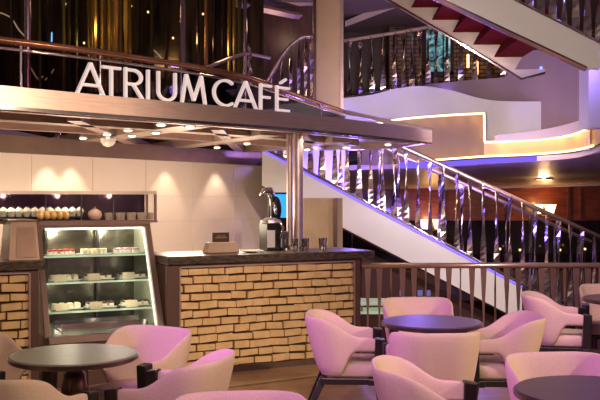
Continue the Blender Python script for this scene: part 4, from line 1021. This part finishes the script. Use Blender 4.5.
lv = [cushion(.375, .94, 0), cushion(.39, 1, 0), cushion(.445, 1, 0), cushion(.465, .95, 0), cushion(.472, .80, 0)]
rg = [[m.bm.verts.new(p) for p in l_] for l_ in lv]
for i in range(len(rg)-1):
    for k in range(len(rg[0])): m.bm.faces.new((rg[i][k], rg[i][(k+1) % len(rg[0])], rg[i+1][(k+1) % len(rg[0])], rg[i+1][k]))
m.bm.faces.new(rg[0]); m.bm.faces.new(rg[-1])
m.build('seat', FABRIC, ch, smooth=True)
m = MB(); m.box(-.25, .25, .15, .19, .325, .372); m.box(-.21, .21, -.17, -.13, .325, .372); m.box(-.23, -.19, -.17, .2, .326, .371); m.box(.19, .23, -.17, .2, .326, .371)
m.build('seat_frame', BLACKWOOD, ch, bevel=.006)
for sx in (1, -1):
    m = MB(); x = .247*sx
    lo_ = [Vector((x-.020+.02*sx, .245, 0)), Vector((x+.016+.02*sx, .245, 0)), Vector((x+.016+.02*sx, .275, 0)), Vector((x-.016+.02*sx, .275, 0))]
    mi_ = [Vector((x-.034, .190, .37)), Vector((x+.028, .190, .37)), Vector((x+.028, .255, .37)), Vector((x-.034, .255, .37))]
    hi_ = [Vector((x-.034, .197, .655)), Vector((x+.034, .197, .655)), Vector((x+.034, .265, .645)), Vector((x-.034, .265, .645))]
    m.hexa(lo_, mi_); m.hexa(mi_, hi_); m.build('front_leg', BLACKWOOD, ch, bevel=.006)
    m = MB(); xb = .18*sx
    m.hexa([Vector((xb-.014+.07*sx, -.33, 0)), Vector((xb+.014+.07*sx, -.33, 0)), Vector((xb+.014+.07*sx, -.302, 0)), Vector((xb-.014+.07*sx, -.302, 0))],
           [Vector((xb-.024, -.18, .37)), Vector((xb+.024, -.18, .37)), Vector((xb+.024, -.125, .37)), Vector((xb-.024, -.125, .37))]); m.build('rear_leg', BLACKWOOD, ch, bevel=.005)
def face(dx, dy): return math.atan2(dy, dx)-PI/2
chairs = [
 ('cream tub chair left of the central table, facing right before the brick counter', .325, 6.36, face(1, -.05)),
 ('tub chair behind the central table against the guard rail, facing the camera', .95, 7.12, face(.05, -1)),
 ('tub chair seen from straight behind in front of the central table', .83, 5.68, face(-.02, 1)),
 ('tub chair right of the central table, facing left with tan outer side', 1.40, 6.28, face(-1, .03)),
 ('magenta-lit tub chair by the right edge table, facing right', 2.17, 7.62, face(1, -.22)),
 ('tub chair half hidden behind the table at the right edge', 2.86, 8.25, face(-.25, -1)),
 ('tub chair behind the lower right foreground table, facing the camera', 1.34, 4.48, face(.10, -1)),
 ('tub chair in the bottom centre foreground, facing right toward the corner table', .64, 4.42, face(1, -.04)),
 ('tub chair between the left table and the pastry case, facing the table', -.985, 5.46, face(-.5, -.86)),
 ('tub chair cut off by the left frame edge beside the left table', -1.80, 5.25, face(1, -.35)),
 ('tub chair at the lower left corner seen from behind', -1.36, 4.33, face(.45, .9)),
 ('tub chair at the right front of the left table, its tan outside showing', -.65, 4.68, face(-.97, .25)),
 ('tub chair at the bottom edge below the brick counter, only its rim showing', -.23, 3.52, face(.1, -1)),
]
for i, (lab, X, Y, rz) in enumerate(chairs):
    c = ch if i == 0 else copy_tree(ch)
    c.location = (X, Y, 0); c.rotation_euler.z = rz; c['label'] = lab

ordinals()
